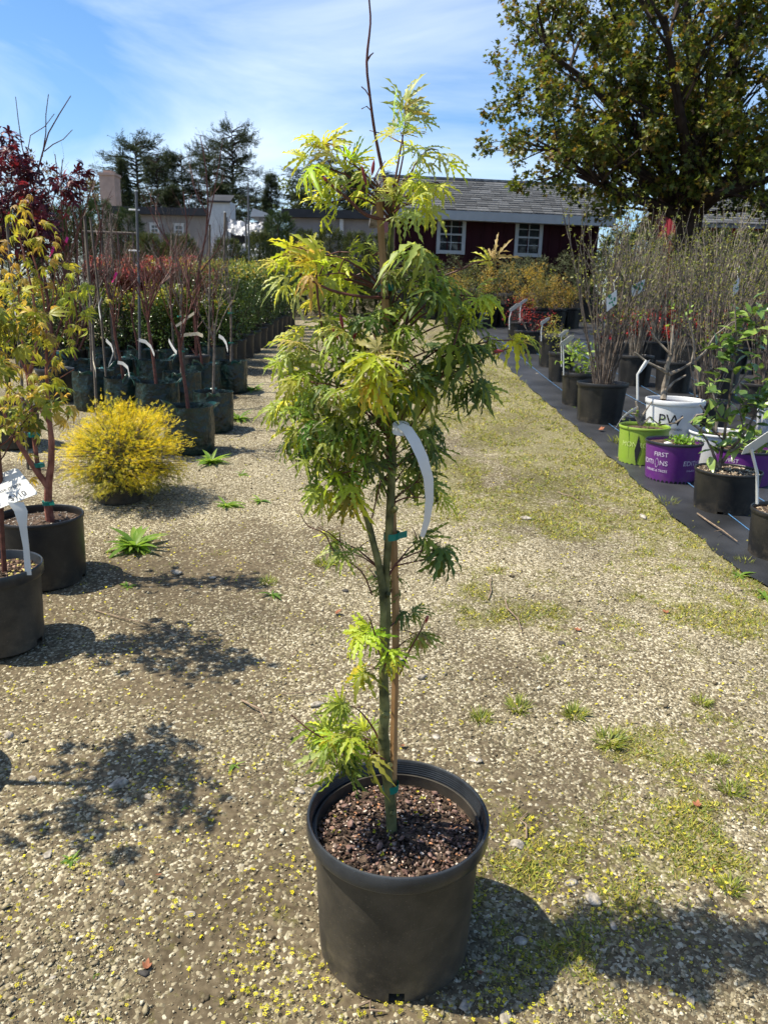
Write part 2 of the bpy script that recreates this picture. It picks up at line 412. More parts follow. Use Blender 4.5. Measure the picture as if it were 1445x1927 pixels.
# ================================================================== GROUND
EDGE_PX = [(1700, 1330), (1445, 1112), (1330, 1031), (1149, 862), (1073, 796), (1013, 746), (964, 700), (889, 622), (866, 596)]
EDGE = [G(*p) for p in EDGE_PX]; EDGE.sort(key=lambda p: p.y)
def edge_x(y):
    if y <= EDGE[0].y: return EDGE[0].x + (EDGE[0].y - y) * .15
    for a, b in zip(EDGE, EDGE[1:]):
        if y <= b.y: return a.x + (b.x - a.x) * (y - a.y) / (b.y - a.y)
    return EDGE[-1].x + (y - EDGE[-1].y) * .02
def fbm(x, y, s, seed=0.0):
    return noise.fractal(Vector((x * s, y * s, seed)), 1.0, 2.0, 4)
def moss_at(x, y):
    d = edge_x(y) - x
    m = fbm(x, y, 1.6, 3.1) * .7 + fbm(x, y, 6.0, 9.2) * .42 - .24
    if d > -.05: m += .85 * math.exp(-max(0, d) / .16) * min(1, max(0, (y - 1.6) / 1.2)) + .52 * math.exp(-((d - .55) / .6) ** 2) * min(1, max(0, (y - 3) / 2))
    if x < -.25: m -= .22 + .25 * min(1, max(0, -x - .25)) * (1 if y < 3 else .2)
    if x > .05: m += .20 * min(1, (x - .05) / .3)
    if -.1 < d < 2.2 and y > 2.2: m += .16
    if y > 9: m -= .02 * (y - 9)
    return max(0, min(1, m * 2.2))
def gravel_at(x, y):
    g = .5 + fbm(x, y, 1.1, 7.7) * .55 + fbm(x, y, 4.5, 1.3) * .35
    g += .26 * math.tanh((x + .05) * 2.0) if y < 3.2 else .2
    g += .12 * math.tanh(fbm(x * .35, y, 1.7, 20.5) * 3)
    return max(0, min(1, g))

def make_ground():
    xs = np.concatenate([-np.geomspace(2.6, 90, 26)[::-1], np.linspace(-2.5, 3.6, 160), np.geomspace(3.7, 90, 26)])
    ys = np.concatenate([np.linspace(-6, .4, 10), np.linspace(.45, 5.5, 170), np.geomspace(5.55, 200, 90)])
    nx, ny = len(xs), len(ys)
    V = np.zeros((ny, nx, 3), np.float32); A = np.zeros((ny, nx, 3), np.float32)
    for j, y in enumerate(ys):
        z0 = zg(y)
        for i, x in enumerate(xs):
            m = g = 0.; dz = 0.
            if -3 < x < 4 and 0 < y < 30:
                m = moss_at(x, y); g = gravel_at(x, y)
                if y < 6: dz = fbm(x, y, 3.0, 5.5) * .010 + fbm(x, y, 14, 2.5) * .004
            else: m, g = .25, .55
            V[j, i] = (x, y, z0 + dz - (.0 if y < 6 else 0)); A[j, i] = (m, g, 0)
    idx = np.arange(nx * ny).reshape(ny, nx)
    Fc = np.stack([idx[:-1, :-1], idx[:-1, 1:], idx[1:, 1:], idx[1:, :-1]], axis=-1).reshape(-1, 4)
    m, n, l, b = nt('gravel_ground')
    at_ = n.new('ShaderNodeAttribute'); at_.attribute_name = 'Col'
    sp = n.new('ShaderNodeSeparateColor'); l.new(at_.outputs['Color'], sp.inputs[0])
    t = n.new('ShaderNodeTexCoord')
    vo = n.new('ShaderNodeTexVoronoi'); vo.inputs['Scale'].default_value = 125; l.new(t.outputs['Object'], vo.inputs['Vector'])
    vo2 = n.new('ShaderNodeTexVoronoi'); vo2.inputs['Scale'].default_value = 34; l.new(t.outputs['Object'], vo2.inputs['Vector'])
    hs = n.new('ShaderNodeSeparateColor'); l.new(vo.outputs['Color'], hs.inputs[0])
    hs2 = n.new('ShaderNodeSeparateColor'); l.new(vo2.outputs['Color'], hs2.inputs[0])
    rg = n.new('ShaderNodeValToRGB'); rg.color_ramp.interpolation = 'LINEAR'      # stone tints
    for p_, c_ in ((0, (.092, .076, .046, 1)), (.35, (.192, .16, .098, 1)), (.7, (.285, .243, .155, 1)), (1, (.50, .45, .33, 1))):
        e = rg.color_ramp.elements.new(p_) if p_ not in (0, 1) else (rg.color_ramp.elements[0] if p_ == 0 else rg.color_ramp.elements[-1])
        e.color = c_
    l.new(hs.outputs[0], rg.inputs['Fac'])
    ns = n.new('ShaderNodeTexNoise'); ns.inputs['Scale'].default_value = 55; ns.inputs['Detail'].default_value = 8; l.new(t.outputs['Object'], ns.inputs['Vector'])
    rs = n.new('ShaderNodeValToRGB'); rs.color_ramp.elements[0].position = .3; rs.color_ramp.elements[1].position = .75
    rs.color_ramp.elements[0].color = (.057, .043, .025, 1); rs.color_ramp.elements[1].color = (.17, .134, .083, 1)
    l.new(ns.outputs['Fac'], rs.inputs['Fac'])
    # stones win over soil where the gravel map and the cell's own number say so
    ad = n.new('ShaderNodeMath'); ad.operation = 'ADD'; l.new(sp.outputs[1], ad.inputs[0]); l.new(hs.outputs[1], ad.inputs[1])
    gt = n.new('ShaderNodeMath'); gt.operation = 'GREATER_THAN'; gt.inputs[1].default_value = .85; l.new(ad.outputs[0], gt.inputs[0])
    mx1 = n.new('ShaderNodeMix'); mx1.data_type = 'RGBA'; l.new(gt.outputs[0], mx1.inputs[0]); l.new(rs.outputs['Color'], mx1.inputs[6]); l.new(rg.outputs['Color'], mx1.inputs[7])
    nm = n.new('ShaderNodeTexNoise'); nm.inputs['Scale'].default_value = 28; nm.inputs['Detail'].default_value = 6; l.new(t.outputs['Object'], nm.inputs['Vector'])
    rm = n.new('ShaderNodeValToRGB'); rm.color_ramp.elements[0].position = .3; rm.color_ramp.elements[1].position = .72
    rm.color_ramp.elements[0].color = (.075, .07, .02, 1); rm.color_ramp.elements[1].color = (.19, .185, .035, 1)
    l.new(nm.outputs['Fac'], rm.inputs['Fac'])
    nb = n.new('ShaderNodeTexNoise'); nb.inputs['Scale'].default_value = 40; nb.inputs['Detail'].default_value = 8; l.new(t.outputs['Object'], nb.inputs['Vector'])
    mm_ = n.new('ShaderNodeMath'); mm_.operation = 'MULTIPLY_ADD'; mm_.inputs[1].default_value = 3.4; l.new(nb.outputs['Fac'], mm_.inputs[0])
    sb = n.new('ShaderNodeMath'); sb.operation = 'SUBTRACT'; l.new(sp.outputs[0], sb.inputs[0]); sb.inputs[1].default_value = 2.05
    l.new(sb.outputs[0], mm_.inputs[2])
    cl = n.new('ShaderNodeClamp'); l.new(mm_.outputs[0], cl.inputs[0]); cl.inputs['Max'].default_value = .5
    mx2 = n.new('ShaderNodeMix'); mx2.data_type = 'RGBA'; l.new(cl.outputs[0], mx2.inputs[0]); l.new(mx1.outputs[2], mx2.inputs[6]); l.new(rm.outputs['Color'], mx2.inputs[7])
    nd = n.new('ShaderNodeTexNoise'); nd.inputs['Scale'].default_value = 1.7; nd.inputs['Detail'].default_value = 6; l.new(t.outputs['Object'], nd.inputs['Vector'])
    md_ = n.new('ShaderNodeMapRange'); md_.inputs[1].default_value = .3; md_.inputs[2].default_value = .7; md_.inputs[3].default_value = .72; md_.inputs[4].default_value = 1.18; l.new(nd.outputs['Fac'], md_.inputs[0])
    mx3 = n.new('ShaderNodeMix'); mx3.data_type = 'RGBA'; mx3.blend_type = 'MULTIPLY'; mx3.inputs[0].default_value = 1; l.new(mx2.outputs[2], mx3.inputs[6]); l.new(md_.outputs[0], mx3.inputs[7])
    l.new(mx3.outputs[2], b.inputs['Base Color']); b.inputs['Roughness'].default_value = .93; b.inputs['Specular IOR Level'].default_value = .15
    iv = n.new('ShaderNodeMath'); iv.operation = 'SUBTRACT'; iv.inputs[0].default_value = 1; l.new(vo.outputs['Distance'], iv.inputs[1])
    ml = n.new('ShaderNodeMath'); ml.operation = 'MULTIPLY'; l.new(iv.outputs[0], ml.inputs[0]); l.new(gt.outputs[0], ml.inputs[1])
    a2 = n.new('ShaderNodeMath'); a2.operation = 'MULTIPLY_ADD'; a2.inputs[1].default_value = .6; l.new(ns.outputs['Fac'], a2.inputs[0]); l.new(ml.outputs[0], a2.inputs[2])
    bp = n.new('ShaderNodeBump'); bp.inputs['Strength'].default_value = .9; bp.inputs['Distance'].default_value = .007
    l.new(a2.outputs[0], bp.inputs['Height']); l.new(bp.outputs['Normal'], b.inputs['Normal'])
    me = mesh_np('ground', V.reshape(-1, 3), Fc, A.reshape(-1, 3), True, m)
    o = link('ground', me); props(o, kind='structure'); o['label'] = 'gravel and bare earth lane between the rows of potted plants'
    return o
make_ground()
def gz(x, y):
    return zg(y) + (fbm(x, y, 3.0, 5.5) * .010 + fbm(x, y, 14, 2.5) * .004 if y < 6 else 0)

# ---- black weed cloth on the right
def make_cloth():
    mb = MB(); pts = []
    y0, y1 = 1.2, 26.0; rows = 150; cols_ = [0, .03, .1, .3, .6, 1, 1.6, 2.3, 3.2, 4.5, 6.5, 10]
    for j in range(rows + 1):
        y = y0 * (y1 / y0) ** (j / rows)
        for i, c in enumerate(cols_):
            x = edge_x(y) + c + (.012 * math.sin(y * 9) + .008 * math.sin(y * 23) if i == 0 else 0)
            z = zg(y) + .012 + abs(fbm(x, y, 2.2, 4.4)) * .012 - (.006 if i == 0 else 0)
            pts.append((x, y, z))
    n = len(cols_)
    mb.add(pts, [(j * n + i, j * n + i + 1, (j + 1) * n + i + 1, (j + 1) * n + i) for j in range(rows) for i in range(n - 1)])
    m = mat('weed_cloth', (.013, .014, .016), .5, .4, .35, 3, .6, 400, (.026, .027, .030), dist=.0015)
    o = mb.build('ground_cloth', m); props(o, kind='structure'); o['label'] = 'black woven weed cloth under the pots on the right'
    for k, off in enumerate((.30, .62, .95, 1.3, 1.7, 2.15)):
        b2 = MB(); P = []
        for j in range(70):
            y = 1.4 * (14 / 1.4) ** (j / 69); x = edge_x(y) + off
            P.append((x, y, zg(y) + .0275))
        b2.ribbon(P, .0035, (1, 0, 0), .0008); b2.build('blue_line', M['blue'], o, False)
make_cloth()

# ---- gravel, fallen blossom, moss blades: uncountable stuff
OCT = []
for _k in range(10):
    base = np.array([(1, 0, 0), (-1, 0, 0), (0, 1, 0), (0, -1, 0), (0, 0, 1), (0, 0, -.8)], float)
    base = base * nrng.uniform(.65, 1.15, (6, 1)) + nrng.normal(0, .18, (6, 3)); base[:, 2] *= .7
    OCT.append((base, [(0, 2, 4), (2, 1, 4), (1, 3, 4), (3, 0, 4), (2, 0, 5), (1, 2, 5), (3, 1, 5), (0, 3, 5)]))
ICO_V = []; _t = (1 + 5 ** .5) / 2
for a in (-1, 1):
    for b in (-_t, _t): ICO_V += [(0, a, b), (a, b, 0), (b, 0, a)]
ICO_V = np.array(ICO_V) / math.hypot(1, _t)
import itertools
ICO_F = []
for a, b, c in itertools.combinations(range(12), 3):
    e = 1.06
    if all(np.linalg.norm(ICO_V[p] - ICO_V[q]) < e for p, q in ((a, b), (b, c), (a, c))):
        nn = np.cross(ICO_V[b] - ICO_V[a], ICO_V[c] - ICO_V[a]); ICO_F.append((a, b, c) if nn.dot(ICO_V[a]) > 0 else (a, c, b))
def ico_rock(amp=.2):
    V = ICO_V * nrng.uniform(1 - amp, 1 + amp, (12, 1)) + nrng.normal(0, amp * .3, (12, 3)); V[:, 2] *= .62; return V, ICO_F
ROCK = [ico_rock() for _ in range(8)]
def sample_ground(n, ymin, ymax, power=1.5, left=-.62, right=.62):
    u = nrng.random(n)
    p = 1 - power
    y = (ymin ** p + u * (ymax ** p - ymin ** p)) ** (1 / p)
    x = nrng.uniform(-.58, .58, n) * (y * 1.02 + .25)
    return x, y
def make_gravel():
    n = 235000
    x, y = sample_ground(n, .62, 6.5, 1.9)
    keep = []; zz = []
    r = nrng.random(n)
    for i in range(n):
        if x[i] > edge_x(y[i]) - .02: continue
        g = gravel_at(x[i], y[i]); m = moss_at(x[i], y[i])
        if r[i] < (.14 + .95 * g * g) * (1 - .6 * m): keep.append(i); zz.append(gz(x[i], y[i]))
    k = np.array(keep); zz = np.array(zz); n = len(k); x, y = x[k], y[k]
    s = np.clip(nrng.lognormal(math.log(.0019), .55, n), .0010, .011) * (1 + .10 * np.clip(y - 1.5, 0, 4))
    c = pal([(0.312, 0.265, 0.172), (0.260, 0.218, 0.138), (0.218, 0.180, 0.112), (0.187, 0.153, 0.093), (0.146, 0.117, 0.071), (0.260, 0.225, 0.150), (0.187, 0.158, 0.103), (0.114, 0.090, 0.056), (0.270, 0.225, 0.138), (0.229, 0.190, 0.116), (0.374, 0.325, 0.219), (0.520, 0.470, 0.344)], n, .16)
    tip = nrng.normal(size=(n, 3)); tip[:, 2] *= .25; nh = np.tile((0, 0, 1.), (n, 1)) + nrng.normal(0, .3, (n, 3))
    sz = s[:, None] * nrng.uniform(.7, 1.3, (n, 3))
    me = scatter('gravel', OCT, np.stack([x, y, zz + s * .25], 1), tip, nh, sz, c, attrM, smooth=True)
    o = link('gravel', me); props(o, 'loose pale gravel chips strewn over the lane', 'gravel', kind='stuff')
make_gravel()
def make_blossom():
    n = 15000; x, y = sample_ground(n, .62, 7.5, 1.35)
    pos, tip, nh, s = [], [], [], []
    for i in range(n):
        e = edge_x(y[i]); inc = x[i] > e
        if inc and (x[i] > e + .8 or rng.random() < .75): continue
        cl = fbm(x[i], y[i], 5, 31.) + fbm(x[i], y[i], 1.3, 12.) * .5
        if rng.random() > max(.08, .38 + cl * 1.0) : continue
        pos.append((x[i], y[i], gz(x[i], y[i]) + (.022 if inc else .004) + rng.uniform(0, .004)))
        a = rng.uniform(0, 6.28); tip.append((math.cos(a), math.sin(a), rng.uniform(-.1, .5))); nh.append((rng.gauss(0, .5), rng.gauss(0, .5), 1)); s.append(rng.uniform(.0035, .0085) * (1 + .06 * max(0, y[i] - 2)))
    T = []
    for k in range(4):
        v = [(0, 0, .1), (.09, 0, .13), (.9, 1.3, .1 + .05 * k), (1.3, 2.4, .1), (1.38, 2.36, .12)]; f = [(0, 1, 2), (1, 2, 0), (2, 4, 3)]
        for q in range(5):
            b = len(v); a = q * 1.3 + k; cx, cyy = .35 * math.cos(a), .35 * math.sin(a); h = .1 + .12 * (q % 3)
            v += [(cx - .26, cyy - .18, h), (cx + .28, cyy - .1, h + .18), (cx + .05, cyy + .3, h - .05), (cx, cyy, h + .32)]
            f += [(b, b + 1, b + 3), (b + 1, b + 2, b + 3), (b + 2, b, b + 3)]
        T.append((v, f))
    n = len(pos); c = pal([(.60, .52, .03), (.50, .48, .04), (.66, .58, .07), (.40, .37, .04)], n, .15)
    me = scatter('fallen_blossom', T, pos, tip, nh, s, c, leafDull)
    o = link('fallen_blossom', me); props(o, 'tiny yellow green maple blossoms scattered over the gravel', 'blossom', kind='stuff')
make_blossom()
def make_moss():
    n = 190000; x, y = sample_ground(n, .62, 14, 1.4)
    x2, y2 = sample_ground(52000, 2.6, 10, 1.2); x, y = np.concatenate([x, x2]), np.concatenate([y, y2]); n = len(x)
    pos, tip, s = [], [], []
    for i in range(n):
        if x[i] > edge_x(y[i]) + .03: continue
        m = moss_at(x[i], y[i])
        if m < .22 or fbm(x[i], y[i], 9, 15.5) < -.14 + .2 * (1 - m) or rng.random() > m * .8 + .15 * (fbm(x[i], y[i], 14, 3.3)): continue
        for k in range(3):
            xx, yy = x[i] + rng.gauss(0, .006), y[i] + rng.gauss(0, .006)
            pos.append((xx, yy, gz(xx, yy) - .001)); a = rng.uniform(0, 6.28); tip.append((math.cos(a), math.sin(a), rng.uniform(.3, 1.4)))
            s.append(rng.uniform(.006, .016) * (1 + .16 * max(0, yy - 2)) * (.7 + .6 * m))
    n = len(pos)
    c = pal([(.26, .27, .045), (.20, .24, .045), (.36, .33, .06), (.28, .21, .07), (.15, .20, .045), (.42, .38, .07)], n, .25)
    T = [([(-.14, 0, 0), (.14, 0, 0), (0, 1, -.1)], [(0, 1, 2)]), ([(-.1, 0, 0), (.1, 0, 0), (.1, .9, .1)], [(0, 1, 2)])]
    me = scatter('moss_grass', T, pos, tip, np.tile((0, 0, 1.), (n, 1)) + nrng.normal(0, .4, (n, 3)), s, c, leafDull)
    o = link('moss_grass', me); props(o, 'patchy yellow green moss and short grass in the gravel', 'grass', kind='stuff')
make_moss()

# ================================================================== POTS
def pot_profile(r, h, taper=.9, rimh=.1, lip=.012, wall=.004):
    rb = r * taper
    body = [(0.001, .004), (rb - .012, .004), (rb - .004, 0.0), (rb, .006)]
    return rb, body
def make_pot(parent, r, h, material, rim_mat=None, taper=.88, rim_frac=.115, soil_frac=.86, ribs=0, notch=None, nseg=44, lip=.06, inner_lines=False, soil=True):
    """pot of rim radius r: body (> rim) and soil, local to parent"""
    rim_mat = rim_mat or material
    rt = r * (1 - lip); rb = r * taper * (1 - lip * .4); hz = h * (1 - rim_frac)
    def rf(z): return rb + (rt - rb) * z / hz
    zs = [0.004, h * .085] + [h * t for t in (.15, .3, .5, .7, .82)] + [hz + .002]
    outer = [(rb * .97, 0.0)] + [(rf(z), z) for z in zs]
    inner = [(rf(z) - .0035, z) for z in reversed(zs)]
    mb = MB(); prof = outer + [(rt, hz + .004)] + [(rt - .004, hz + .004)] + inner + [(rb * .5, .006), (.002, .006)]
    rm = None
    if ribs: rm = lambda a, i, z: 1 + (.012 if math.sin(a * ribs) > 0 else -.008) if .06 * h < z < hz * .98 else 1
    k0 = len(outer) + 2; nz_ = len(zs)
    def skip(i, a):
        if not notch: return False
        lowo = i in (0, 1) ; lowi = (i == k0 + nz_ - 2)
        return (lowo or lowi) and any(abs((a - q + math.pi) % (2 * math.pi) - math.pi) < .11 for q in notch)
    mb.lathe(prof, nseg if not ribs else ribs * 6, skip, rm)
    body = mb.build('pot', material, parent, True, 35)
    mb = MB(); zb = hz - h * .012; th = max(.0055, r * .045)
    prof = [(rt - .001, zb), (r - th * .25, zb + .001), (r, zb + .005), (r, h - th * .5), (r - th * .22, h - .0008), (r - th * .6, h), (r - th * .9, h - .002), (r - th, h - th * .6)]
    if inner_lines:
        z = h - th * .9; q = r - th
        for k in range(7):
            prof += [(q, z), (q - .0006, z - .0008), (q - .0006, z - .0022), (q, z - .0030)]; z -= .0046; q -= .0005
        prof += [(q - .003, z)]
    prof += [(rt - .0038, zb + .001 if not inner_lines else min(z - .001, zb)), ]
    mb.lathe(prof, nseg * (2 if nseg > 40 else 1)); mb.build('rim', rim_mat, body, True, 45)
    if soil:
        mb = MB(); zsoil = h * soil_frac; rr = min(rf(min(zsoil, hz)) - .0034, r - th)
        P = [(0, 0, zsoil + .01)]; nr, ns_ = 8, 36
        for i in range(1, nr + 1):
            for k in range(ns_):
                a = 2 * math.pi * k / ns_; q = rr * i / nr
                P.append((q * math.cos(a), q * math.sin(a), zsoil + .008 * (1 - i / nr) + (rng.gauss(0, .003) if i < nr else 0)))
        Fc = [(0, 1 + k, 1 + (k + 1) % ns_) for k in range(ns_)]
        for i in range(nr - 1):
            for k in range(ns_):
                a = 1 + i * ns_; k2 = (k + 1) % ns_
                Fc.append((a + k, a + ns_ + k, a + ns_ + k2, a + k2))
        mb.add(P, Fc); mb.build('soil', M['soil'], parent, True, None)
    return rf
def mulch(parent, r, z, n, smin, smax, colors, name='mulch', zj=.004):
    a = nrng.uniform(0, 6.283, n); q = r * np.sqrt(nrng.random(n)); pos = np.stack([q * np.cos(a), q * np.sin(a), z + .008 * (1 - q / r) + nrng.uniform(0, zj, n)], 1)
    tip = nrng.normal(size=(n, 3)); tip[:, 2] *= .5
    s = nrng.uniform(smin, smax, n)[:, None] * np.stack([nrng.uniform(.4, 1, n), nrng.uniform(.6, 1.4, n), nrng.uniform(.3, .7, n)], 1)
    me = scatter(name, ROCK, pos, tip, rnd_unit(n) * .5 + np.array((0, 0, 1.)), s, pal(colors, n, .25), attrM, True)
    o = link(name, me, parent); o['kind'] = 'stuff'; return o
def curve_pts(p0, p1, sag=0.0, n=6, wob=.0, side=None):
    p0, p1 = Vector(p0), Vector(p1); out = []
    L = (p1 - p0).length
    w = Vector((rng.gauss(0, 1), rng.gauss(0, 1), rng.gauss(0, .5))) * wob * L
    for i in range(n + 1):
        t = i / n; q = p0.lerp(p1, t); q.z += sag * 4 * t * (1 - t) * L; q += w * math.sin(math.pi * t) + Vector((rng.gauss(0, 1), rng.gauss(0, 1), rng.gauss(0, 1))) * wob * .12 * L * (0 < t < 1)
        out.append(q)
    return out
def face_angle(p): return math.atan2(-p.y, -p.x)

# ================================================================== THE MAPLE IN FRONT
PR, PH = .172, .296
_pc = at(748.5, 1537, 1.205)
PB = Vector((_pc.x, 1.205, gz(_pc.x, 1.205) - .002))
def main_maple():
    root = empty('potted_maple', PB, 'tall slender green maple tied to a wooden stake in the big black pot in front', 'potted tree')
    fa = face_angle(PB)
    rf = make_pot(root, PR, PH, M['potdusty'], M['rim'], taper=.875, rim_frac=.105, soil_frac=.83, nseg=96, lip=.085, inner_lines=True, notch=[fa + .06, fa + 2.15, fa - 2.0])
    zs = PH * .83
    mulch(root, PR * .86, zs, 1900, .0022, .0068, [(.022, .014, .010), (.03, .02, .014), (.05, .03, .022), (.09, .052, .040), (.15, .09, .07), (.22, .16, .13)])
    mulch(root, PR * .86, zs + .004, 330, .0015, .004, [(.42, .30, .22), (.5, .42, .34), (.33, .16, .08)], 'grit')
    # bark nuggets that show singly
    for k in range(16):
        me = mesh_np('bark_chip', np.array(ROCK[k % 8][0]) * np.array((.010, .006, .0045)) * rng.uniform(.7, 1.2), ICO_F, None, True, MATS.get('chip') or mat('chip', (.14, .075, .055), .85, .15, .4, 60, .5, 200, (.26, .17, .14)))
        o = link('bark_chip', me, root); a = rng.uniform(0, 6.28); q = PR * .8 * math.sqrt(rng.random())
        o.location = (q * math.cos(a), q * math.sin(a), zs + .012); o.rotation_euler = (rng.uniform(-.4, .4), rng.uniform(-.4, .4), rng.uniform(0, 6))
    L = lambda p: p - PB
    Y0 = PB.y
    P = lambda px, py, dy=0.0: L(at(px, py, Y0 + dy))
    # yellow blossoms and seedlings on the soil
    n = 26; pos = []; 
    for k in range(n):
        a = rng.uniform(0, 6.28); q = PR * .84 * math.sqrt(rng.random()); pos.append((q * math.cos(a), q * math.sin(a), zs + .014))
    T = [([(-.4, 0, 0), (.4, .1, .1), (0, .7, .4), (.1, -.5, .3), (-.3, .5, .5)], [(0, 1, 2), (1, 3, 4), (0, 3, 2), (2, 4, 1)])]
    me = scatter('fallen_flower', T, pos, rnd_unit(n), rnd_unit(n) + np.array((0, 0, 1.5)), nrng.uniform(.005, .009, n), pal([(.6, .55, .05), (.5, .5, .06)], n), leafDull)
    o = link('fallen_flower', me, root); o['kind'] = 'stuff'
    # trunk
    tp = [(738, 1590, 0, 10.75), (737, 1560, 0, 10.32), (733, 1500, 0, 9.89), (726, 1440, 0, 9.89), (721, 1380, 0, 10.32), (724, 1345, 0, 9.46), (722, 1290, 0, 9.46), (723, 1245, 0, 9.03), (728, 1160, 0, 7.40), (726, 1090, 0, 7.40), (731, 1010, 0, 7.40),
          (736, 920, 0, 7.77), (738, 830, .005, 7.40), (737, 740, .01, 7.03), (735, 650, .012, 6.66), (733, 560, .012, 6.29), (733, 500, .012, 5.92), (735, 450, .012, 6.29), (737, 405, .012, 6.66), (733, 372, .012, 5.40), (722, 330, .012, 3.78),
          (712, 285, .01, 3.06), (703, 235, .006, 2.70), (696, 180, 0, 2.52), (690, 118, 0, 2.34), (697, 45, 0, 1.98), (695, 5, 0, 1.80), (692, -40, 0, 1.62)]
    def smooth(rows, k=3):
        out = []
        for i in range(len(rows) - 1):
            for j in range(k):
                t = j / k; p0 = rows[max(i - 1, 0)]; p1 = rows[i]; p2 = rows[i + 1]; p3 = rows[min(i + 2, len(rows) - 1)]
                out.append(tuple(.5 * (2 * b + (c - a) * t + (2 * a - 5 * b + 4 * c - d) * t * t + (3 * b - a - 3 * c + d) * t ** 3) for a, b, c, d in zip(p0, p1, p2, p3)))
        out.append(rows[-1]); return out
    trs = smooth(tp); main = [t for t in trs if t[1] >= 365]; lead = [t for t in trs if t[1] <= 372]
    tube = lambda mb, rows, n=10: mb.tube([P(a, b, c) for a, b, c, r in rows], [px2m(at(a, b, Y0 + c), r) * (1 + rng.uniform(-.06, .06) + (.14 if rng.random() < .12 else 0)) for a, b, c, r in rows], n)
    mb = MB(); tube(mb, main, 12)
    for (a, b) in ((724, 1345), (727, 1262), (716, 1290), (727, 1120), (741, 960), (740, 880), (731, 1440), (737, 1530)):    # pruning knots
        c = P(a, b, -.008); mb.tube([c, c + Vector((.004, -.008, .006))], [.006, .004], 8)
    trunk = mb.build('trunk', M['trunkg'], root, True, 60)
    mb = MB(); tube(mb, lead, 7); q = P(690, 115); mb.tube([q, P(697, 104), P(703, 99)], [.0018, .0012, .0007], 5)
    q = P(697, 185); mb.tube([q, P(688, 170), P(680, 163)], .0008, 4); mb.tube([P(700, 210), P(690, 200), P(680, 205)], .0008, 4)
    mb.build('leader_twig', M['twigred'], trunk)
    mb = MB(); tube(mb, smooth([(724, 1262, -.004, 6.40), (721, 1200, -.01, 6.80), (721, 1130, -.012, 7.20), (714, 1070, -.012, 6.80), (702, 1020, -.01, 6.40), (690, 975, -.008, 5.60), (672, 935, -.004, 4.00), (655, 900, 0, 2.80)]), 9)
    mb.build('side_stem', M['trunkg'], trunk, True, 60)
    # stake: a square stick, weathered and slightly bowed
    st = smooth([(740, 1560, .018, 8), (741, 1400, .02, 8.5), (744, 1250, .02, 8.5), (744, 1130, .02, 9), (740, 1000, .016, 8.5), (734, 850, .01, 8.5), (728, 640, 0, 8.5), (722, 520, -.006, 8.5), (713, 375, -.012, 8.2)], 4)
    mb = MB(); mb.tube([P(a, b, c) for a, b, c, r in st], [px2m(at(a, b, Y0 + c), r) * .90 * (1 + rng.uniform(-.05, .05)) for a, b, c, r in st], 6)
    mb.build('stake', M['stake'], root, True, 30)
    # green tape ties
    for (a, b, w, h, fl) in ((735, 1480, 15, 15, 0), (737, 1008, 15, 13, 1), (734, 1247, 15, 13, 1), (724, 541, 17, 14, 0)):
        c = at(a, b, Y0 + .006); k = px2m(c, 1); mb = MB(); rr = px2m(c, w)
        ring = [(rr * math.cos(t), .98 * rr * math.sin(t)) for t in [i * 2 * math.pi / 16 for i in range(16)]]
        hh = px2m(c, h) / 2; cc = L(c)
        V = [(cc.x + x * s, cc.y + y * s, cc.z + z + x * .12) for s in (1, 1.03) for z in (-hh, hh) for x, y in ring]
        Fc = [(i, (i + 1) % 16, 16 + (i + 1) % 16, 16 + i) for i in range(16)] + [(32 + i, 32 + (i + 1) % 16, 48 + (i + 1) % 16, 48 + i) for i in range(16)]
        mb.add(V, Fc)
        if fl: mb.ribbon([cc + Vector((rr * .7, -rr * .6, hh * .3)), cc + Vector((rr * 1.2, -rr * .8, hh * .8)), cc + Vector((rr * 1.9, -rr * .7, hh * 1.2))], hh * 1.9, (0, .1, 1), .0004)
        mb.build('tie', M['tie'], root, True, 50)
    # leaf shapes shared by all leaves
    r2 = random.Random(11)
    SH = []
    for k in range(14):
        V, Fc = palmate(r2, 7, wid=r2.uniform(.085, .125), pet=r2.uniform(.25, .45), droop=r2.uniform(.3, 1.0), st=10, spread=r2.uniform(95, 128), tooth=r2.uniform(.55, .7))
        SH.append((V, Fc))
    for k in range(4):   # young, narrow, half closed
        V, Fc = palmate(r2, 7, wid=.06, pet=.3, droop=r2.uniform(.1, .5), st=10, spread=62, tooth=.6); SH.append((V, Fc))
    MES = [mesh_np('leaf_shape', V, Fc, None, False, leafO) for V, Fc in SH]
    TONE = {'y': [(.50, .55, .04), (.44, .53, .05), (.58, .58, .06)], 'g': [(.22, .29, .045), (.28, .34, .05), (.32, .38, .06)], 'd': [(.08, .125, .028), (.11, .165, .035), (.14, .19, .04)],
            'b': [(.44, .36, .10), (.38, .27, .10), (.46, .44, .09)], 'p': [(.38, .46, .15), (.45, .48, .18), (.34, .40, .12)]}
    def tone(t): return rng.choice(TONE[rng.choice(t)])
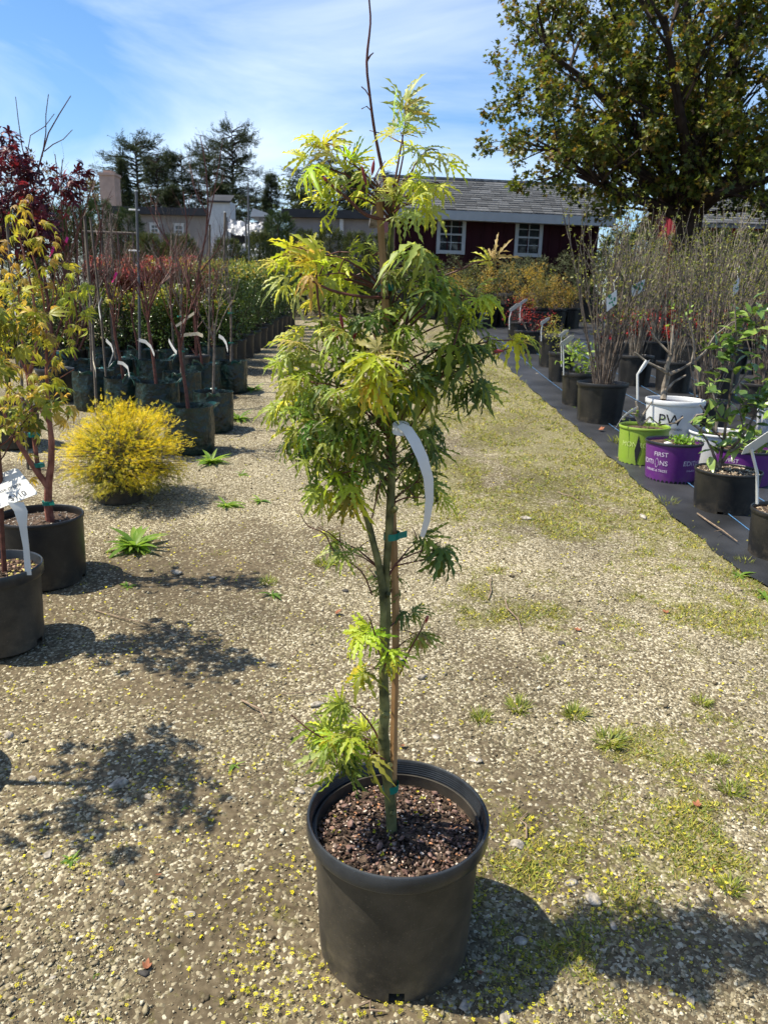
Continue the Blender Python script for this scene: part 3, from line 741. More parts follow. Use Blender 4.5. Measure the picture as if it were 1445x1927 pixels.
    # cluster: x, y, depth offset, leaves, leaf radius in px, tones, spread px, branch root on trunk row, upright?
    CL = [
     (612, 268, .00, 5, 58, 'yybp', 26, 400, .9), (588, 318, -.02, 4, 56, 'yy', 22, 400, .2), (650, 300, -.03, 6, 62, 'yyp', 28, 395, .6), (640, 355, .02, 5, 56, 'yg', 28, 420, 0), (765, 205, 0, 5, 56, 'ppb', 20, 380, 1.2), (752, 245, -.03, 5, 60, 'ppg', 24, 385, .6),
     (800, 285, .02, 5, 58, 'yp', 26, 390, .3), (700, 335, -.02, 4, 54, 'ygp', 26, 390, .2), (770, 330, .03, 7, 58, 'ygb', 34, 400, .1), (815, 345, -.01, 6, 55, 'yyb', 24, 400, -.1), (790, 385, -.04, 5, 58, 'ppy', 24, 410, -.7), (745, 390, -.03, 5, 50, 'gp', 24, 410, -.4),
     (610, 385, 0, 3, 50, 'yp', 18, 420, -.2),
     (545, 492, -.01, 4, 62, 'yyp', 24, 560, .2), (590, 480, -.03, 6, 60, 'yyb', 28, 560, .5), (600, 520, -.05, 6, 60, 'yyb', 30, 565, 0), (560, 540, 0, 5, 58, 'yyp', 28, 565, -.3), (650, 490, .02, 6, 58, 'yyg', 30, 560, .2), (640, 540, .03, 5, 56, 'yg', 30, 565, -.2), (690, 470, .01, 3, 52, 'yg', 20, 540, .3),
     (785, 478, -.06, 5, 84, 'dgp', 14, 560, -.5), (755, 520, -.03, 5, 66, 'dg', 26, 580, -.5), (820, 520, -.02, 6, 66, 'gdg', 28, 600, -.4), (800, 560, -.06, 6, 66, 'gdd', 30, 620, -.5), (860, 560, -.01, 5, 62, 'gy', 26, 640, -.3), (905, 560, 0, 5, 58, 'ygy', 20, 640, -.2), (925, 490, .03, 2, 55, 'yyb', 6, 640, 1.1),
     (870, 610, .02, 5, 66, 'dg', 26, 680, -.5), (865, 660, -.02, 6, 70, 'ddg', 26, 700, -.5), (890, 720, .0, 5, 62, 'dg', 22, 740, -.5), (965, 640, .01, 3, 60, 'ygb', 14, 740, -.3), (915, 650, .0, 3, 54, 'dg', 14, 740, -.4), (830, 700, .04, 6, 62, 'dgd', 30, 760, -.4),
     (610, 610, 0, 6, 62, 'gyp', 30, 720, -.1), (560, 655, -.01, 6, 64, 'ypg', 28, 760, -.2), (650, 640, -.05, 7, 62, 'gyp', 32, 740, -.2), (700, 600, -.04, 6, 62, 'gd', 30, 700, -.3), (760, 630, -.06, 7, 64, 'dgg', 32, 720, -.3), (710, 672, -.11, 6, 74, 'yyp', 16, 760, .2), (690, 720, -.10, 5, 66, 'ypy', 18, 780, -.2),
     (545, 705, .01, 6, 62, 'gyp', 26, 800, -.3), (590, 720, -.05, 7, 62, 'gpg', 32, 820, -.3), (640, 745, -.07, 7, 60, 'gd', 32, 840, -.3), (745, 715, -.07, 7, 62, 'ygd', 30, 800, -.3), (790, 740, -.03, 6, 62, 'dgy', 30, 820, -.4), (540, 765, .0, 6, 60, 'yg', 24, 850, -.4), (590, 790, -.04, 7, 60, 'gdy', 32, 870, -.3),
     (560, 830, .0, 6, 58, 'gyd', 24, 900, -.5), (640, 810, -.06, 7, 60, 'dgg', 32, 880, -.3), (700, 800, -.05, 6, 60, 'dg', 28, 880, -.4), (690, 850, -.03, 6, 58, 'dg', 28, 920, -.4), (610, 860, -.02, 6, 58, 'gyd', 28, 930, -.4), (645, 890, -.04, 6, 58, 'yg', 26, 950, -.4), (610, 925, .0, 5, 58, 'gy', 22, 960, -.6),
     (670, 930, -.03, 5, 60, 'ygp', 22, 970, -.5), (790, 800, .0, 6, 60, 'gdg', 28, 860, -.5), (805, 850, .02, 5, 60, 'dgd', 22, 900, -.6), (800, 905, .02, 5, 58, 'gdy', 20, 940, -.7), (770, 870, .04, 5, 58, 'gd', 24, 920, -.5), (715, 900, .03, 4, 52, 'dg', 20, 950, -.5), (820, 945, .02, 2, 50, 'gy', 10, 960, -.6),
     (650, 1045, -.02, 3, 52, 'gp', 12, 1090, -.6), (622, 1018, 0, 2, 46, 'gy', 8, 1090, -.6), (795, 1015, .0, 3, 60, 'dg', 12, 1090, -.6), (830, 1035, -.02, 4, 66, 'ddg', 10, 1090, -.6), (745, 1095, .03, 4, 50, 'dg', 16, 1130, -.5), (712, 1095, .02, 3, 46, 'dg', 10, 1130, -.4), (765, 1160, .03, 4, 52, 'dg', 16, 1200, -.4),
     (785, 1195, .02, 3, 44, 'gb', 10, 1260, -.3), (685, 1195, -.04, 4, 68, 'yy', 14, 1255, -.7), (682, 1265, -.03, 2, 62, 'yg', 8, 1255, -.8), (735, 1235, -.05, 3, 50, 'yg', 10, 1265, -.3), (640, 1325, .0, 2, 46, 'yg', 6, 1420, -.2),
     (605, 1385, .0, 4, 60, 'yg', 18, 1425, .2), (650, 1390, -.03, 5, 60, 'ygp', 22, 1425, -.2), (625, 1420, -.04, 5, 60, 'gpg', 22, 1425, -.5), (670, 1420, -.02, 5, 58, 'gd', 22, 1425, -.5), (690, 1385, .03, 4, 54, 'yg', 16, 1425, .1),
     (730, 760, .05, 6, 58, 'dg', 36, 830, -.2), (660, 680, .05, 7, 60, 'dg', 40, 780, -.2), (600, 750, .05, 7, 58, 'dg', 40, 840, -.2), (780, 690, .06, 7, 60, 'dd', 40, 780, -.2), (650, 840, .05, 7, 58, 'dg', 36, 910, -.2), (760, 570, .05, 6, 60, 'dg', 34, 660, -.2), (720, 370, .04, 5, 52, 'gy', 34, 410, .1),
    ]
    def trunk_pt(row):
        best = min(main, key=lambda t: abs(t[1] - row)); return P(best[0], best[1], best[2])
    leaves = []
    for (cx, cyp, dz, n, lr, tn, sp, rowp, upr) in CL:
        c = P(cx, cyp, dz); b = trunk_pt(rowp)
        if cyp > 840 and cyp < 1000 and cx < 700: b = P(672, 940, -.004)
        if cyp > 1370: b = trunk_pt(1432)
        mb = MB(); ln = (c - b).length
        pts = curve_pts(b, c, .14, 7, .05)
        r0 = min(.0038, .0011 + ln * .009); mb.tube(pts, [r0 * (1 - .75 * i / 7) * (1.9 if i == 0 else 1) for i in range(8)], 6)
        for k in range(2):    # side twiglets and red buds
            i = rng.randint(4, 7); q = pts[i]; e = q + Vector((rng.gauss(0, .02), rng.gauss(0, .02), rng.uniform(-.005, .03))); mb.tube([q, q.lerp(e, .5) + Vector((0, 0, .003)), e], [.0011, .0009, .0006], 4)
        mb.build('branch', M['twigred'], trunk)
        k1 = px2m(at(cx, cyp, Y0), 1); s = sp * k1
        out = (c - trunk_pt(cyp)); out.z = 0
        if out.length > .02: out.normalize()
        else: out = Vector((0, -1, 0))
        for i in range(n + ((6 if 560 < cyp < 930 else 3) if n >= 5 else (5 if cyp > 1150 else 2)) + (4 if cyp > 1300 else 0)):
            off = Vector((rng.gauss(0, 1), rng.gauss(0, 1), rng.gauss(0, .8))) * s * .6
            d = off.normalized() * .9 + out * .55 + Vector((rng.gauss(0, .35), rng.gauss(0, .35) - .15, rng.gauss(0, .3) + upr))
            d.normalize()
            nrm = Vector((rng.gauss(0, .45), rng.gauss(0, .45) - .35, .9 + max(0, upr) * -.5)) - d * .2
            size = lr * k1 * rng.uniform(.62, 1.15) * .90
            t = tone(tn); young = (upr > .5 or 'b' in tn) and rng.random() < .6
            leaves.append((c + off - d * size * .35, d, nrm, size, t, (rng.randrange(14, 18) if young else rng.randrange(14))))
    rng.shuffle(leaves)
    leaves.sort(key=lambda l: l[0].y - l[3] * .5)
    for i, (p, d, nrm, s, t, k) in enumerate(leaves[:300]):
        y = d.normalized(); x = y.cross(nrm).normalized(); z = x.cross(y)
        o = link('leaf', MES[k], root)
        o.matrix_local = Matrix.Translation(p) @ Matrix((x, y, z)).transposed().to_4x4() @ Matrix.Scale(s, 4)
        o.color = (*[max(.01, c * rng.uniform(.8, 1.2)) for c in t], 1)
    rest = leaves[300:]
    T = SH; 
    me = scatter('leaves_behind', [T[0], T[3], T[5], T[8], T[11]], [tuple(l[0]) for l in rest], [tuple(l[1]) for l in rest], [tuple(l[2]) for l in rest], [l[3] for l in rest], [l[4] for l in rest], leafA)
    o = link('leaves_behind', me, root); o['kind'] = 'stuff'
    # bare reddish side twigs that stand out of the foliage
    for rows in ([(735, 415, 0, 3.6), (690, 405, -.01, 4), (655, 375, -.015, 3.6), (617, 343, -.02, 3)], [(733, 560, 0, 3.5), (680, 558, -.04, 3.4), (620, 545, -.05, 3), (560, 512, -.05, 2)], [(610, 640, -.03, 2), (598, 560, -.045, 2.8), (594, 480, -.045, 2.4), (592, 455, -.04, 1.6)],
                 [(700, 1120, 0, 2), (680, 1075, -.01, 1.8), (630, 1040, -.01, 1.8), (612, 1005, -.01, 1.5), (580, 990, -.01, 1.2), (565, 965, -.01, 1)], [(724, 1430, 0, 2.5), (680, 1410, -.02, 2), (600, 1385, -.02, 1.8), (548, 1345, -.02, 1.2)], [(733, 1270, -.01, 2), (712, 1215, -.03, 2.2), (698, 1170, -.04, 1.5), (690, 1155, -.04, 1)],
                 [(752, 1270, .01, 2), (770, 1225, -.01, 2.2), (795, 1180, -.01, 1.6), (798, 1168, -.01, 1.2)], [(744, 1065, .01, 2), (790, 1055, -.01, 1.5), (830, 1050, -.02, 1)], [(760, 820, .0, 3), (815, 740, -.01, 3.2), (850, 660, -.01, 2.6), (868, 600, -.01, 2)], [(830, 710, -.01, 2), (880, 690, -.01, 1.8), (930, 665, .0, 2), (960, 655, .0, 1)],
                 [(700, 975, -.008, 2), (715, 910, -.02, 1.6), (728, 860, -.02, 1.2)], [(680, 985, -.008, 2.6), (655, 940, -.02, 2.4), (610, 850, -.03, 2), (560, 770, -.03, 1.4)]):
        mb = MB(); rr = smooth(rows, 3); mb.tube([P(a, b, c - .01) for a, b, c, r in rr], [px2m(at(a, b, Y0), r * .8) for a, b, c, r in rr], 6); mb.build('twig', M['twigred'], trunk)
    for (a, b, da, db) in ((664, 640, 8, -20), (625, 612, 12, 26), (700, 330, 4, -30), (690, 350, -10, -40), (928, 661, 20, 0), (616, 342, -8, -10), (800, 1172, 6, -14), (640, 590, 6, 30)):   # red buds
        mb = MB(); p0, p1 = P(a, b, -.06), P(a + da, b + db, -.06); mb.tube([p0, p0.lerp(p1, .35), p0.lerp(p1, .75), p1], [.0006, .003, .0022, .0003], 6); mb.build('bud', MATS.get('bud') or mat('bud', (.20, .02, .02), .4, .4, .2, 40), trunk)
    return root
main_maple()

def strip_tag(name, label, pts, wid, side, material=None, loopc=None, group=None):
    base = Vector(pts[-1]); o = empty(name, base, label, 'tag', group)
    mb = MB(); mb.ribbon([Vector(p) - base for p in pts], wid, side, .0005); mb.build('strip', material or M['tag'], o)
    if loopc is not None:
        mb = MB(); c = Vector(loopc[0]) - base; r = loopc[1]
        P = [c + Vector((r * math.cos(a), .6 * r * math.sin(a), .3 * r * math.sin(a))) for a in [i * 2 * math.pi / 14 for i in range(15)]]
        mb.ribbon(P, r * 1.1, (0, .25, 1), .0005); mb.build('loop', material or M['tag'], o)
    return o
YT = PB.y - .085
rows = [(752, 800, 0), (766, 808, -.004), (780, 830, -.01), (795, 862, -.014), (806, 900, -.012), (808, 940, -.006), (803, 980, .0), (794, 1010, .006)]
k = px2m(at(780, 900, YT), 1)
strip_tag('plant_tag', 'long white plastic strip tag looped round the slender maple in front', [at(a, b, YT + c) for a, b, c in rows], [16 * k, 19 * k, 21 * k, 21 * k, 19 * k, 16 * k, 13 * k, 9 * k], [(1, .25, .5), (1, .25, .45), (1, .25, .35), (1, .25, .2), (1, .2, 0), (1, .2, -.2), (1, .2, -.3), (1, .2, -.4)], loopc=(at(754, 806, YT + .01), 15 * k))

# ================================================================== PLANT BUILDERS
def potspot(px, ybot, wpx, back=.85):
    g = G(px, ybot); r = px2m(g, wpx / 2); d = Vector((g.x, g.y, 0)); d *= (1 + r * back / d.length)
    return Vector((d.x, d.y, gz(d.x, d.y))), r
def copy_tree(o, parent=None):
    c = o.copy(); col.objects.link(c); c.parent = parent
    for ch in list(o.children): copy_tree(ch, c)
    return c
USED = set()
def place(proto, loc, label, cat, group=None, rz=0.0, scale=1.0):
    if proto.name in USED: o = copy_tree(proto)
    else: o = proto; USED.add(proto.name)
    o.location = loc; o.rotation_euler = (0, 0, rz); o.scale = (scale,) * 3 if not hasattr(scale, '__len__') else scale
    return props(o, label, cat, group)
def clumps(centers, n, size, colors, tmpl=TRI, material=leafA, name='foliage', flat=.0, outw=.8, up=.25, var=.22, shell=.55, parent=None, stuff=True, inner=None):
    """leaves round a list of (centre, radius) clumps; inner = palette of the leaves deep inside"""
    P, T, N, C = [], [], [], []
    for c, r in centers:
        c = np.array(c, float); u = rnd_unit(n); rad = r * (shell + (1 - shell) * nrng.random((n, 1))) if shell < 1 else r
        q = u * rad; q[:, 2] *= (1 - flat)
        P.append(c + q); t = u * outw + nrng.normal(0, .5, (n, 3)) + np.array((0, 0, up)); T.append(t); N.append(np.array((0, 0, 1.)) + nrng.normal(0, .55, (n, 3)) + u * .4)
        cc = pal(colors, n, var)
        if inner is not None:
            low = (u[:, 2] < nrng.uniform(-.6, .35, n)); cc[low] = pal(inner, int(low.sum()), var) if low.any() else cc[low]
        C.append(cc)
    P = np.concatenate(P); m = len(P); s = size * nrng.uniform(.65, 1.3, m)
    me = scatter(name, tmpl, P, np.concatenate(T), np.concatenate(N), s, np.concatenate(C), material)
    o = link(name, me, parent)
    if stuff: o['kind'] = 'stuff'
    return o
def stems(mb, p, d, L, r, lev, tips, rg, spread=.5, up=.25, kids=(2, 3), n=4, sides=5, shrink=.72, taper=.55, nodes=None):
    p = Vector(p); d = Vector(d).normalized(); pts = [p.copy()]; rad = [r]
    for i in range(n):
        d = (d + Vector((rg.gauss(0, .12), rg.gauss(0, .12), rg.gauss(0, .08) + up * .15))).normalized()
        p = p + d * (L / n); pts.append(p.copy()); rad.append(r * (1 - (1 - taper) * (i + 1) / n))
        if nodes is not None: nodes.append((p.copy(), d.copy(), lev))
    mb.tube(pts, rad, sides, cap=False)
    if lev <= 0: tips.append((p, d)); return
    for k in range(rg.randint(*kids)):
        a = rg.uniform(0, 6.28); ax = Vector((math.cos(a), math.sin(a), rg.uniform(-.2, .4)))
        i = rg.randint(max(1, n - 2), n)
        stems(mb, pts[i], d + ax * spread, L * shrink * rg.uniform(.75, 1.2), rad[i] * .68, lev - 1, tips, rg, spread, up, kids, n, max(3, sides - 1), shrink, taper, nodes)

# ================================================================== LEFT: NEAR POTS
def coral_maple():
    c, r = potspot(90, 1112, 158)
    h = height_at(c, 968, 90)
    root = empty('potted_maple', c, 'coral red barked maple with yellow green leaves in a black pot on the left', 'potted tree')
    fa = face_angle(c)
    make_pot(root, r, h, M['pot'], M['pot'], taper=.95, rim_frac=.05, soil_frac=.88, lip=.03, notch=[fa + 1.15, fa - .9], nseg=64)
    mulch(root, r * .9, h * .88, 260, .003, .008, [(.25, .22, .18), (.12, .09, .07), (.36, .33, .28)])
    P = lambda px, py, dy=0: at(px, py, c.y + dy) - c
    mb = MB(); tw = MB()
    def tb(m, rows, sides=7):
        m.tube([P(a, b, q) for a, b, q, _ in rows], [px2m(c, w * (.9 if b > 800 else .72)) for _, b, _, w in rows], sides)
    tb(mb, [(97, 990, 0, 9.5), (91, 950, 0, 8), (92, 910, 0, 7.5), (97, 874, 0, 6.5), (98, 830, 0, 6), (94, 796, 0, 6), (76, 766, 0, 6), (65, 743, -.02, 5.5), (55, 710, -.03, 5), (68, 660, -.03, 3.6), (72, 619, -.03, 3), (62, 550, -.03, 2.6), (44, 471, -.03, 2), (30, 420, -.03, 1.4)], 9)
    tb(mb, [(95, 800, 0, 6), (90, 740, .02, 5), (88, 690, .03, 4), (88, 610, .03, 3), (78, 530, .03, 2.4), (62, 480, .03, 2), (72, 440, .03, 1.4), (60, 395, .03, 1)], 8)
    tb(mb, [(91, 915, 0, 7), (72, 890, -.01, 6), (55, 865, -.02, 5), (38, 838, -.03, 4.5), (18, 800, -.04, 4), (0, 760, -.05, 3)], 8)
    tb(mb, [(74, 890, 0, 5), (68, 850, .01, 4.5), (62, 805, .02, 4), (60, 760, .02, 4), (50, 700, .03, 3), (40, 620, .03, 2.4), (35, 540, .03, 1.6)], 8)
    for rows in ([(88, 690, .03, 2.5), (110, 650, .03, 2), (130, 600, .02, 1.4), (150, 560, .02, 1)], [(72, 619, -.03, 2), (100, 560, -.03, 1.5), (105, 500, -.03, 1)], [(55, 710, -.03, 2.5), (30, 660, -.04, 2), (10, 600, -.04, 1.2)], [(60, 770, 0, 2), (30, 740, -.03, 1.6), (5, 715, -.04, 1)], [(90, 740, .02, 2), (115, 710, .03, 1.4), (140, 695, .03, 1)], [(62, 550, -.03, 1.6), (40, 520, -.04, 1.2), (15, 490, -.04, .8)], [(50, 700, .02, 1.6), (15, 680, 0, 1)]):
        tb(tw, rows, 5)
    tr = mb.build('trunk', M['coral'], root); tw.build('twigs', M['coral'], tr)
    r2 = random.Random(5); SH = [palmate(r2, 7, wid=r2.uniform(.11, .16), pet=.3, droop=r2.uniform(.3, 1.1), st=4, spread=105, tooth=.35) for _ in range(6)]
    MES = [mesh_np('leaf_shape', V, Fc, None, False, leafO) for V, Fc in SH]
    CLS = [(20, 480), (50, 440), (78, 455), (100, 492), (20, 520), (60, 520), (30, 560), (140, 535), (165, 560), (128, 580), (118, 555), (152, 600), (40, 600), (20, 640), (58, 650), (10, 690), (40, 722), (15, 762), (62, 700), (132, 640), (105, 665), (102, 735), (30, 400), (85, 440), (5, 600), (150, 545), (60, 385), (110, 500), (8, 740), (75, 580), (45, 485), (140, 620), (22, 800), (50, 860), (75, 545), (12, 450)]
    n = 0
    for (a, b) in CLS:
        for k in range(6):
            p = P(a + rng.gauss(0, 15), b + rng.gauss(0, 13), rng.gauss(0, .045)); y = Vector((rng.gauss(0, 1), rng.gauss(0, 1), rng.gauss(-.35, .5))).normalized()
            nr = Vector((rng.gauss(0, .5), rng.gauss(0, .5) - .3, 1)); x = y.cross(nr).normalized(); z = x.cross(y)
            o = link('leaf', MES[n % 6], root); n += 1
            o.matrix_local = Matrix.Translation(p) @ Matrix((x, y, z)).transposed().to_4x4() @ Matrix.Scale(px2m(c, rng.uniform(12, 21)), 4)
            t = rng.choice([(.44, .40, .05), (.36, .36, .05), (.48, .36, .07), (.26, .28, .04), (.40, .26, .06)] if a < 110 else [(.34, .38, .05), (.26, .32, .045), (.44, .40, .06)])
            o.color = (*t, 1)
    for (a, b) in ((64, 818), (73, 875), (91, 946)):
        cc = P(a, b); mb = MB(); mb.tube([cc - Vector((0, 0, .008)), cc + Vector((0, 0, .008))], px2m(c, 10), 10); mb.ribbon([cc + Vector((.015, -.02, 0)), cc + Vector((.04, -.03, .005))], .012, (0, 0, 1), .0005); mb.build('tie', M['tie'], root)
    # paper strip tag with small print
    o = empty('plant_tag', at(50, 770, c.y - .07), 'white folded paper tag with small print on the coral barked maple', 'tag')
    b0 = o.location.copy(); mb = MB(); q = lambda px, py, dy=0: at(px, py, c.y - .07 + dy) - b0
    mb.ribbon([q(36, 800), q(50, 780, .002), (q(68, 758, .004))], px2m(c, 21), (.55, .2, .62), .0004)
    mb.ribbon([q(68, 758, .004), q(72, 745, .01), q(80, 728, .02)], px2m(c, 16), (.6, .2, .5), .0004); mb.build('strip', M['tag'], o)
    mb = MB()
    for k in range(3): mb.ribbon([q(38 + 4 * k, 794 + 4 * k - 6, -.004), q(56 + 4 * k, 770 + 4 * k - 4, -.002)], .0018, (.55, .2, .62), .0003)
    mb.build('print', M['ink'], o)['kind'] = 'stuff'
coral_maple()

def sign_pot():
    c, r = potspot(8, 1243, 178)
    h = height_at(c, 1062, 8)
    root = empty('potted_maple', c, 'young maple in the dusty black pot cut off by the left edge', 'potted tree')
    fa = face_angle(c)
    make_pot(root, r, h, M['potdusty'], M['rim'], taper=.9, rim_frac=.13, soil_frac=.88, lip=.07, notch=[fa + 1.0], nseg=72)
    mulch(root, r * .9, h * .88, 700, .004, .011, [(.10, .06, .04), (.20, .12, .08), (.30, .20, .14), (.05, .035, .025), (.45, .38, .12)])
    P = lambda px, py, dy=0: at(px, py, c.y + dy) - c
    mb = MB(); mb.tube([P(10, 1085), P(7, 1040), P(4, 990), P(2, 900), P(-6, 800), P(-20, 700), P(-30, 600)], [px2m(c, w) for w in (5, 4.5, 4.5, 4, 3.6, 3, 2)], 8)
    tips = []; rg = random.Random(4)
    for k in range(9):
        a = rg.uniform(0, 6.28); b = P(-8 - 2 * k, 880 - 34 * k); stems(mb, b, (math.cos(a), math.sin(a), .7), .16, .0035, 1, tips, rg, .7, .1, (2, 3), 3, 4)
    mb.build('trunk', M['twigred'], root)
    r2 = random.Random(6); SH = [palmate(r2, 7, wid=.15, pet=.3, droop=.5, st=4, spread=115, tooth=.4) for _ in range(4)]
    cen = [(tuple(p), .05) for p, d in tips] + [(tuple(P(-20 - rng.uniform(0, 70), rng.uniform(600, 860), rng.gauss(0, .1))), .06) for k in range(10)]
    clumps(cen, 9, .045, [(.34, .34, .05), (.22, .27, .04), (.42, .30, .06)], SH, leafA, parent=root, up=-.3)
    # price sign on a white plastic stem
    ys = c.y - .03
    sg = empty('price_sign', at(52, 1078, ys - .03), 'white price sign with handwriting on a bent plastic stem in the left edge pot', 'sign'); b0 = sg.location.copy()
    q = lambda px, py, dy=0: at(px, py, ys + dy) - b0
    TL, TR, BR, BL = q(-62, 915, .05), q(33, 880, .05), q(73, 929, -.03), q(-20, 965, -.03)
    nn = (TR - TL).cross(BL - TL).normalized() * .0015
    if nn.y > 0: nn = -nn
    mb = MB(); 
    def rr(u, v): return TL.lerp(TR, u).lerp(BL.lerp(BR, u), v)
    ring = [(.04, 0), (.96, 0), (1, .06), (1, .94), (.96, 1), (.04, 1), (0, .94), (0, .06)]
    V = [rr(u, v) + nn * s for s in (1, -1) for u, v in ring]
    mb.add(V, [tuple(range(8)), tuple(range(15, 7, -1))] + [(i, 8 + i, 8 + (i + 1) % 8, (i + 1) % 8) for i in range(8)]); mb.build('board', M['tag'], sg, False)
    mb = MB(); mb.ribbon([q(30, 945, -.028), q(40, 962, -.032), q(44, 990, -.03), q(50, 1030, -.03), q(54, 1082, -.03)], [px2m(c, w) for w in (26, 22, 13, 10, 11)], (1, .15, 0), .0014); mb.build('stem', M['tag'], sg)
    for txt, u0, v0, sz in (('Coral bark', .42, .30, .16), ('Japanese maple', .52, .58, .16), ('$110', .66, .92, .24)):
        V, Fc = text_vf(txt, sz); asp = .75
        mb = MB(); mb.add([rr(u0 + x * .70, v0 - y) + nn * 1.5 for x, y, _ in V], Fc); mb.build('lettering', M['ink'], sg, False)
sign_pot()

def offscreen_neighbour():
    """next pot of the same row, just left of the frame: its crown shades the gravel at lower left"""
    g = G(205, 1510); base = Vector((g.x - .62, g.y + .06, 0)); base.z = gz(base.x, base.y)
    root = empty('potted_maple', base, 'young maple in a black pot just outside the left edge, seen by its shadow', 'potted tree')
    make_pot(root, .17, .29, M['pot'], taper=.92)
    mb = MB(); tips = []; rg = random.Random(8)
    mb.tube([(0, 0, .25), (.0, .01, .6), (.02, .0, .95), (.02, 0, 1.3)], [.012, .010, .008, .004], 8)
    for k in range(10):
        a = rg.uniform(0, 6.28); stems(mb, (.01, 0, .8 + .055 * k), (math.cos(a), math.sin(a), .6), .15, .004, 1, tips, rg, .7, .1, (2, 3), 3, 4)
    mb.build('trunk', M['twigred'], root)
    r2 = random.Random(16); SH = [palmate(r2, 7, wid=.15, pet=.3, droop=.5, st=4, spread=115, tooth=.4) for _ in range(4)]
    clumps([(tuple(p), .06) for p, d in tips], 11, .055, [(.3, .34, .05), (.22, .27, .04)], SH, leafA, parent=root, up=-.3)
offscreen_neighbour()

def golden_cypress():
    c, r = potspot(228, 952, 96)
    h = height_at(c, 880, 228)
    root = empty('potted_shrub', c, 'rounded golden yellow thread cypress in a low black pot', 'shrub')
    make_pot(root, r, h, M['pot'], taper=.9, soil_frac=.9)
    P = lambda px, py, dy=0: at(px, py, c.y + dy) - c
    cc = P(232, 852); rx = px2m(c, 118); rz = px2m(c, 92)
    mb = MB(); rg = random.Random(3); pos, tip, cl, sz = [], [], [], []
    for k in range(190):
        a = rg.uniform(0, 6.28); e = math.asin(rg.uniform(-.80, 1)); d = Vector((math.cos(a) * math.cos(e), math.sin(a) * math.cos(e), math.sin(e)))
        ln = rg.uniform(.68, 1.06) * (1 + .16 * noise.noise(d * 2.2 + Vector((1, 5, 2)))) + (.12 if rg.random() < .12 else 0); p1 = cc + Vector((d.x * rx, d.y * rx, d.z * rz)) * ln; p0 = Vector((0, 0, h * .9)).lerp(cc, .5)
        up_ = Vector((0, 0, .12 if d.z > -.1 else -.05)); mb.tube([p0, p0.lerp(p1, .5) + up_ * .2, p1], [.004, .003, .0012], 4, cap=False)
        for j in range(70):
            t = rg.random() ** .7; q = p0.lerp(p1, .35 + .65 * t) + up_ * .2 * math.sin(math.pi * t) + Vector((rg.gauss(0, 1), rg.gauss(0, 1), rg.gauss(0, .8))) * .030 * (1.25 - .5 * t)
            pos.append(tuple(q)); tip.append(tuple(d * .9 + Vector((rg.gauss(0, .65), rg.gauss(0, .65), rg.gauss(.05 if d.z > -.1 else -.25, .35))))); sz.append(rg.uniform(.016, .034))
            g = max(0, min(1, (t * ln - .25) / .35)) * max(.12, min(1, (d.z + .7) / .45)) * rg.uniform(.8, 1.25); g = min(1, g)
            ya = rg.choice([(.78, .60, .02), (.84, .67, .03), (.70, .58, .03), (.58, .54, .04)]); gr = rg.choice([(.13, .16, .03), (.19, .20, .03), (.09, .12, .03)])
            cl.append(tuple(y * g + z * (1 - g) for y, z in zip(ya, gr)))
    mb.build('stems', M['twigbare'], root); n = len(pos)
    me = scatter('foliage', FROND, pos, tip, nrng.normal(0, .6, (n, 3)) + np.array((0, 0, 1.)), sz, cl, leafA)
    o = link('foliage', me, root); o['kind'] = 'stuff'
golden_cypress()

# ================================================================== LEFT: GROW BAGS WITH BARE TREES
def bag_proto(seed, h=.33, r=.17):
    rg = random.Random(seed); root = empty('potted_tree', (0, 0, 0), 'x', 'tree')
    ph = [rg.uniform(0, 6) for _ in range(4)]
    rm = lambda a, i, z: 1 + .035 * math.sin(3 * a + ph[0] + z * 5) + .025 * math.sin(7 * a + ph[1] - z * 12) + .015 * math.sin(13 * a + ph[2])
    mb = MB(); mb.lathe([(.01, .003), (r * .9, 0), (r * .97, .03), (r * 1.0, h * .4), (r * 1.02, h * .7), (r * .98, h * .93), (r * 1.0, h), (r * .985, h), (r * .96, h * .9), (r * .95, h * .74), (.01, h * .74)], 48, None, rm)
    body = mb.build('bag', M['bag'], root, True, 50)
    mb = MB(); mb.lathe([(.005, h * .77), (r * .5, h * .765), (r * .95, h * .755)], 24); mb.build('soil', M['soil'], root)
    for s in range(2):
        a = rg.uniform(0, 6.28) if s == 0 else a + math.pi + rg.uniform(-.4, .4)
        c0 = Vector((r * math.cos(a - .35), r * math.sin(a - .35), h * .93)); c1 = Vector((r * math.cos(a + .35), r * math.sin(a + .35), h * .93)); o = Vector((math.cos(a), math.sin(a), 0))
        pts = []; dr = rg.choice((-.5, .2, .8))
        for k in range(11):
            t = k / 10; pts.append(c0.lerp(c1, t) + o * .07 * math.sin(math.pi * t) + Vector((0, 0, dr * .10 * math.sin(math.pi * t) + .01 * math.sin(9 * t))))
        mb = MB(); mb.ribbon(pts, .034, [Vector((0, 0, 1)) * .6 + o * (.8 * math.sin(math.pi * k / 10)) for k in range(11)], .001); mb.build('handle', M['strap'], body)
    return root, rg
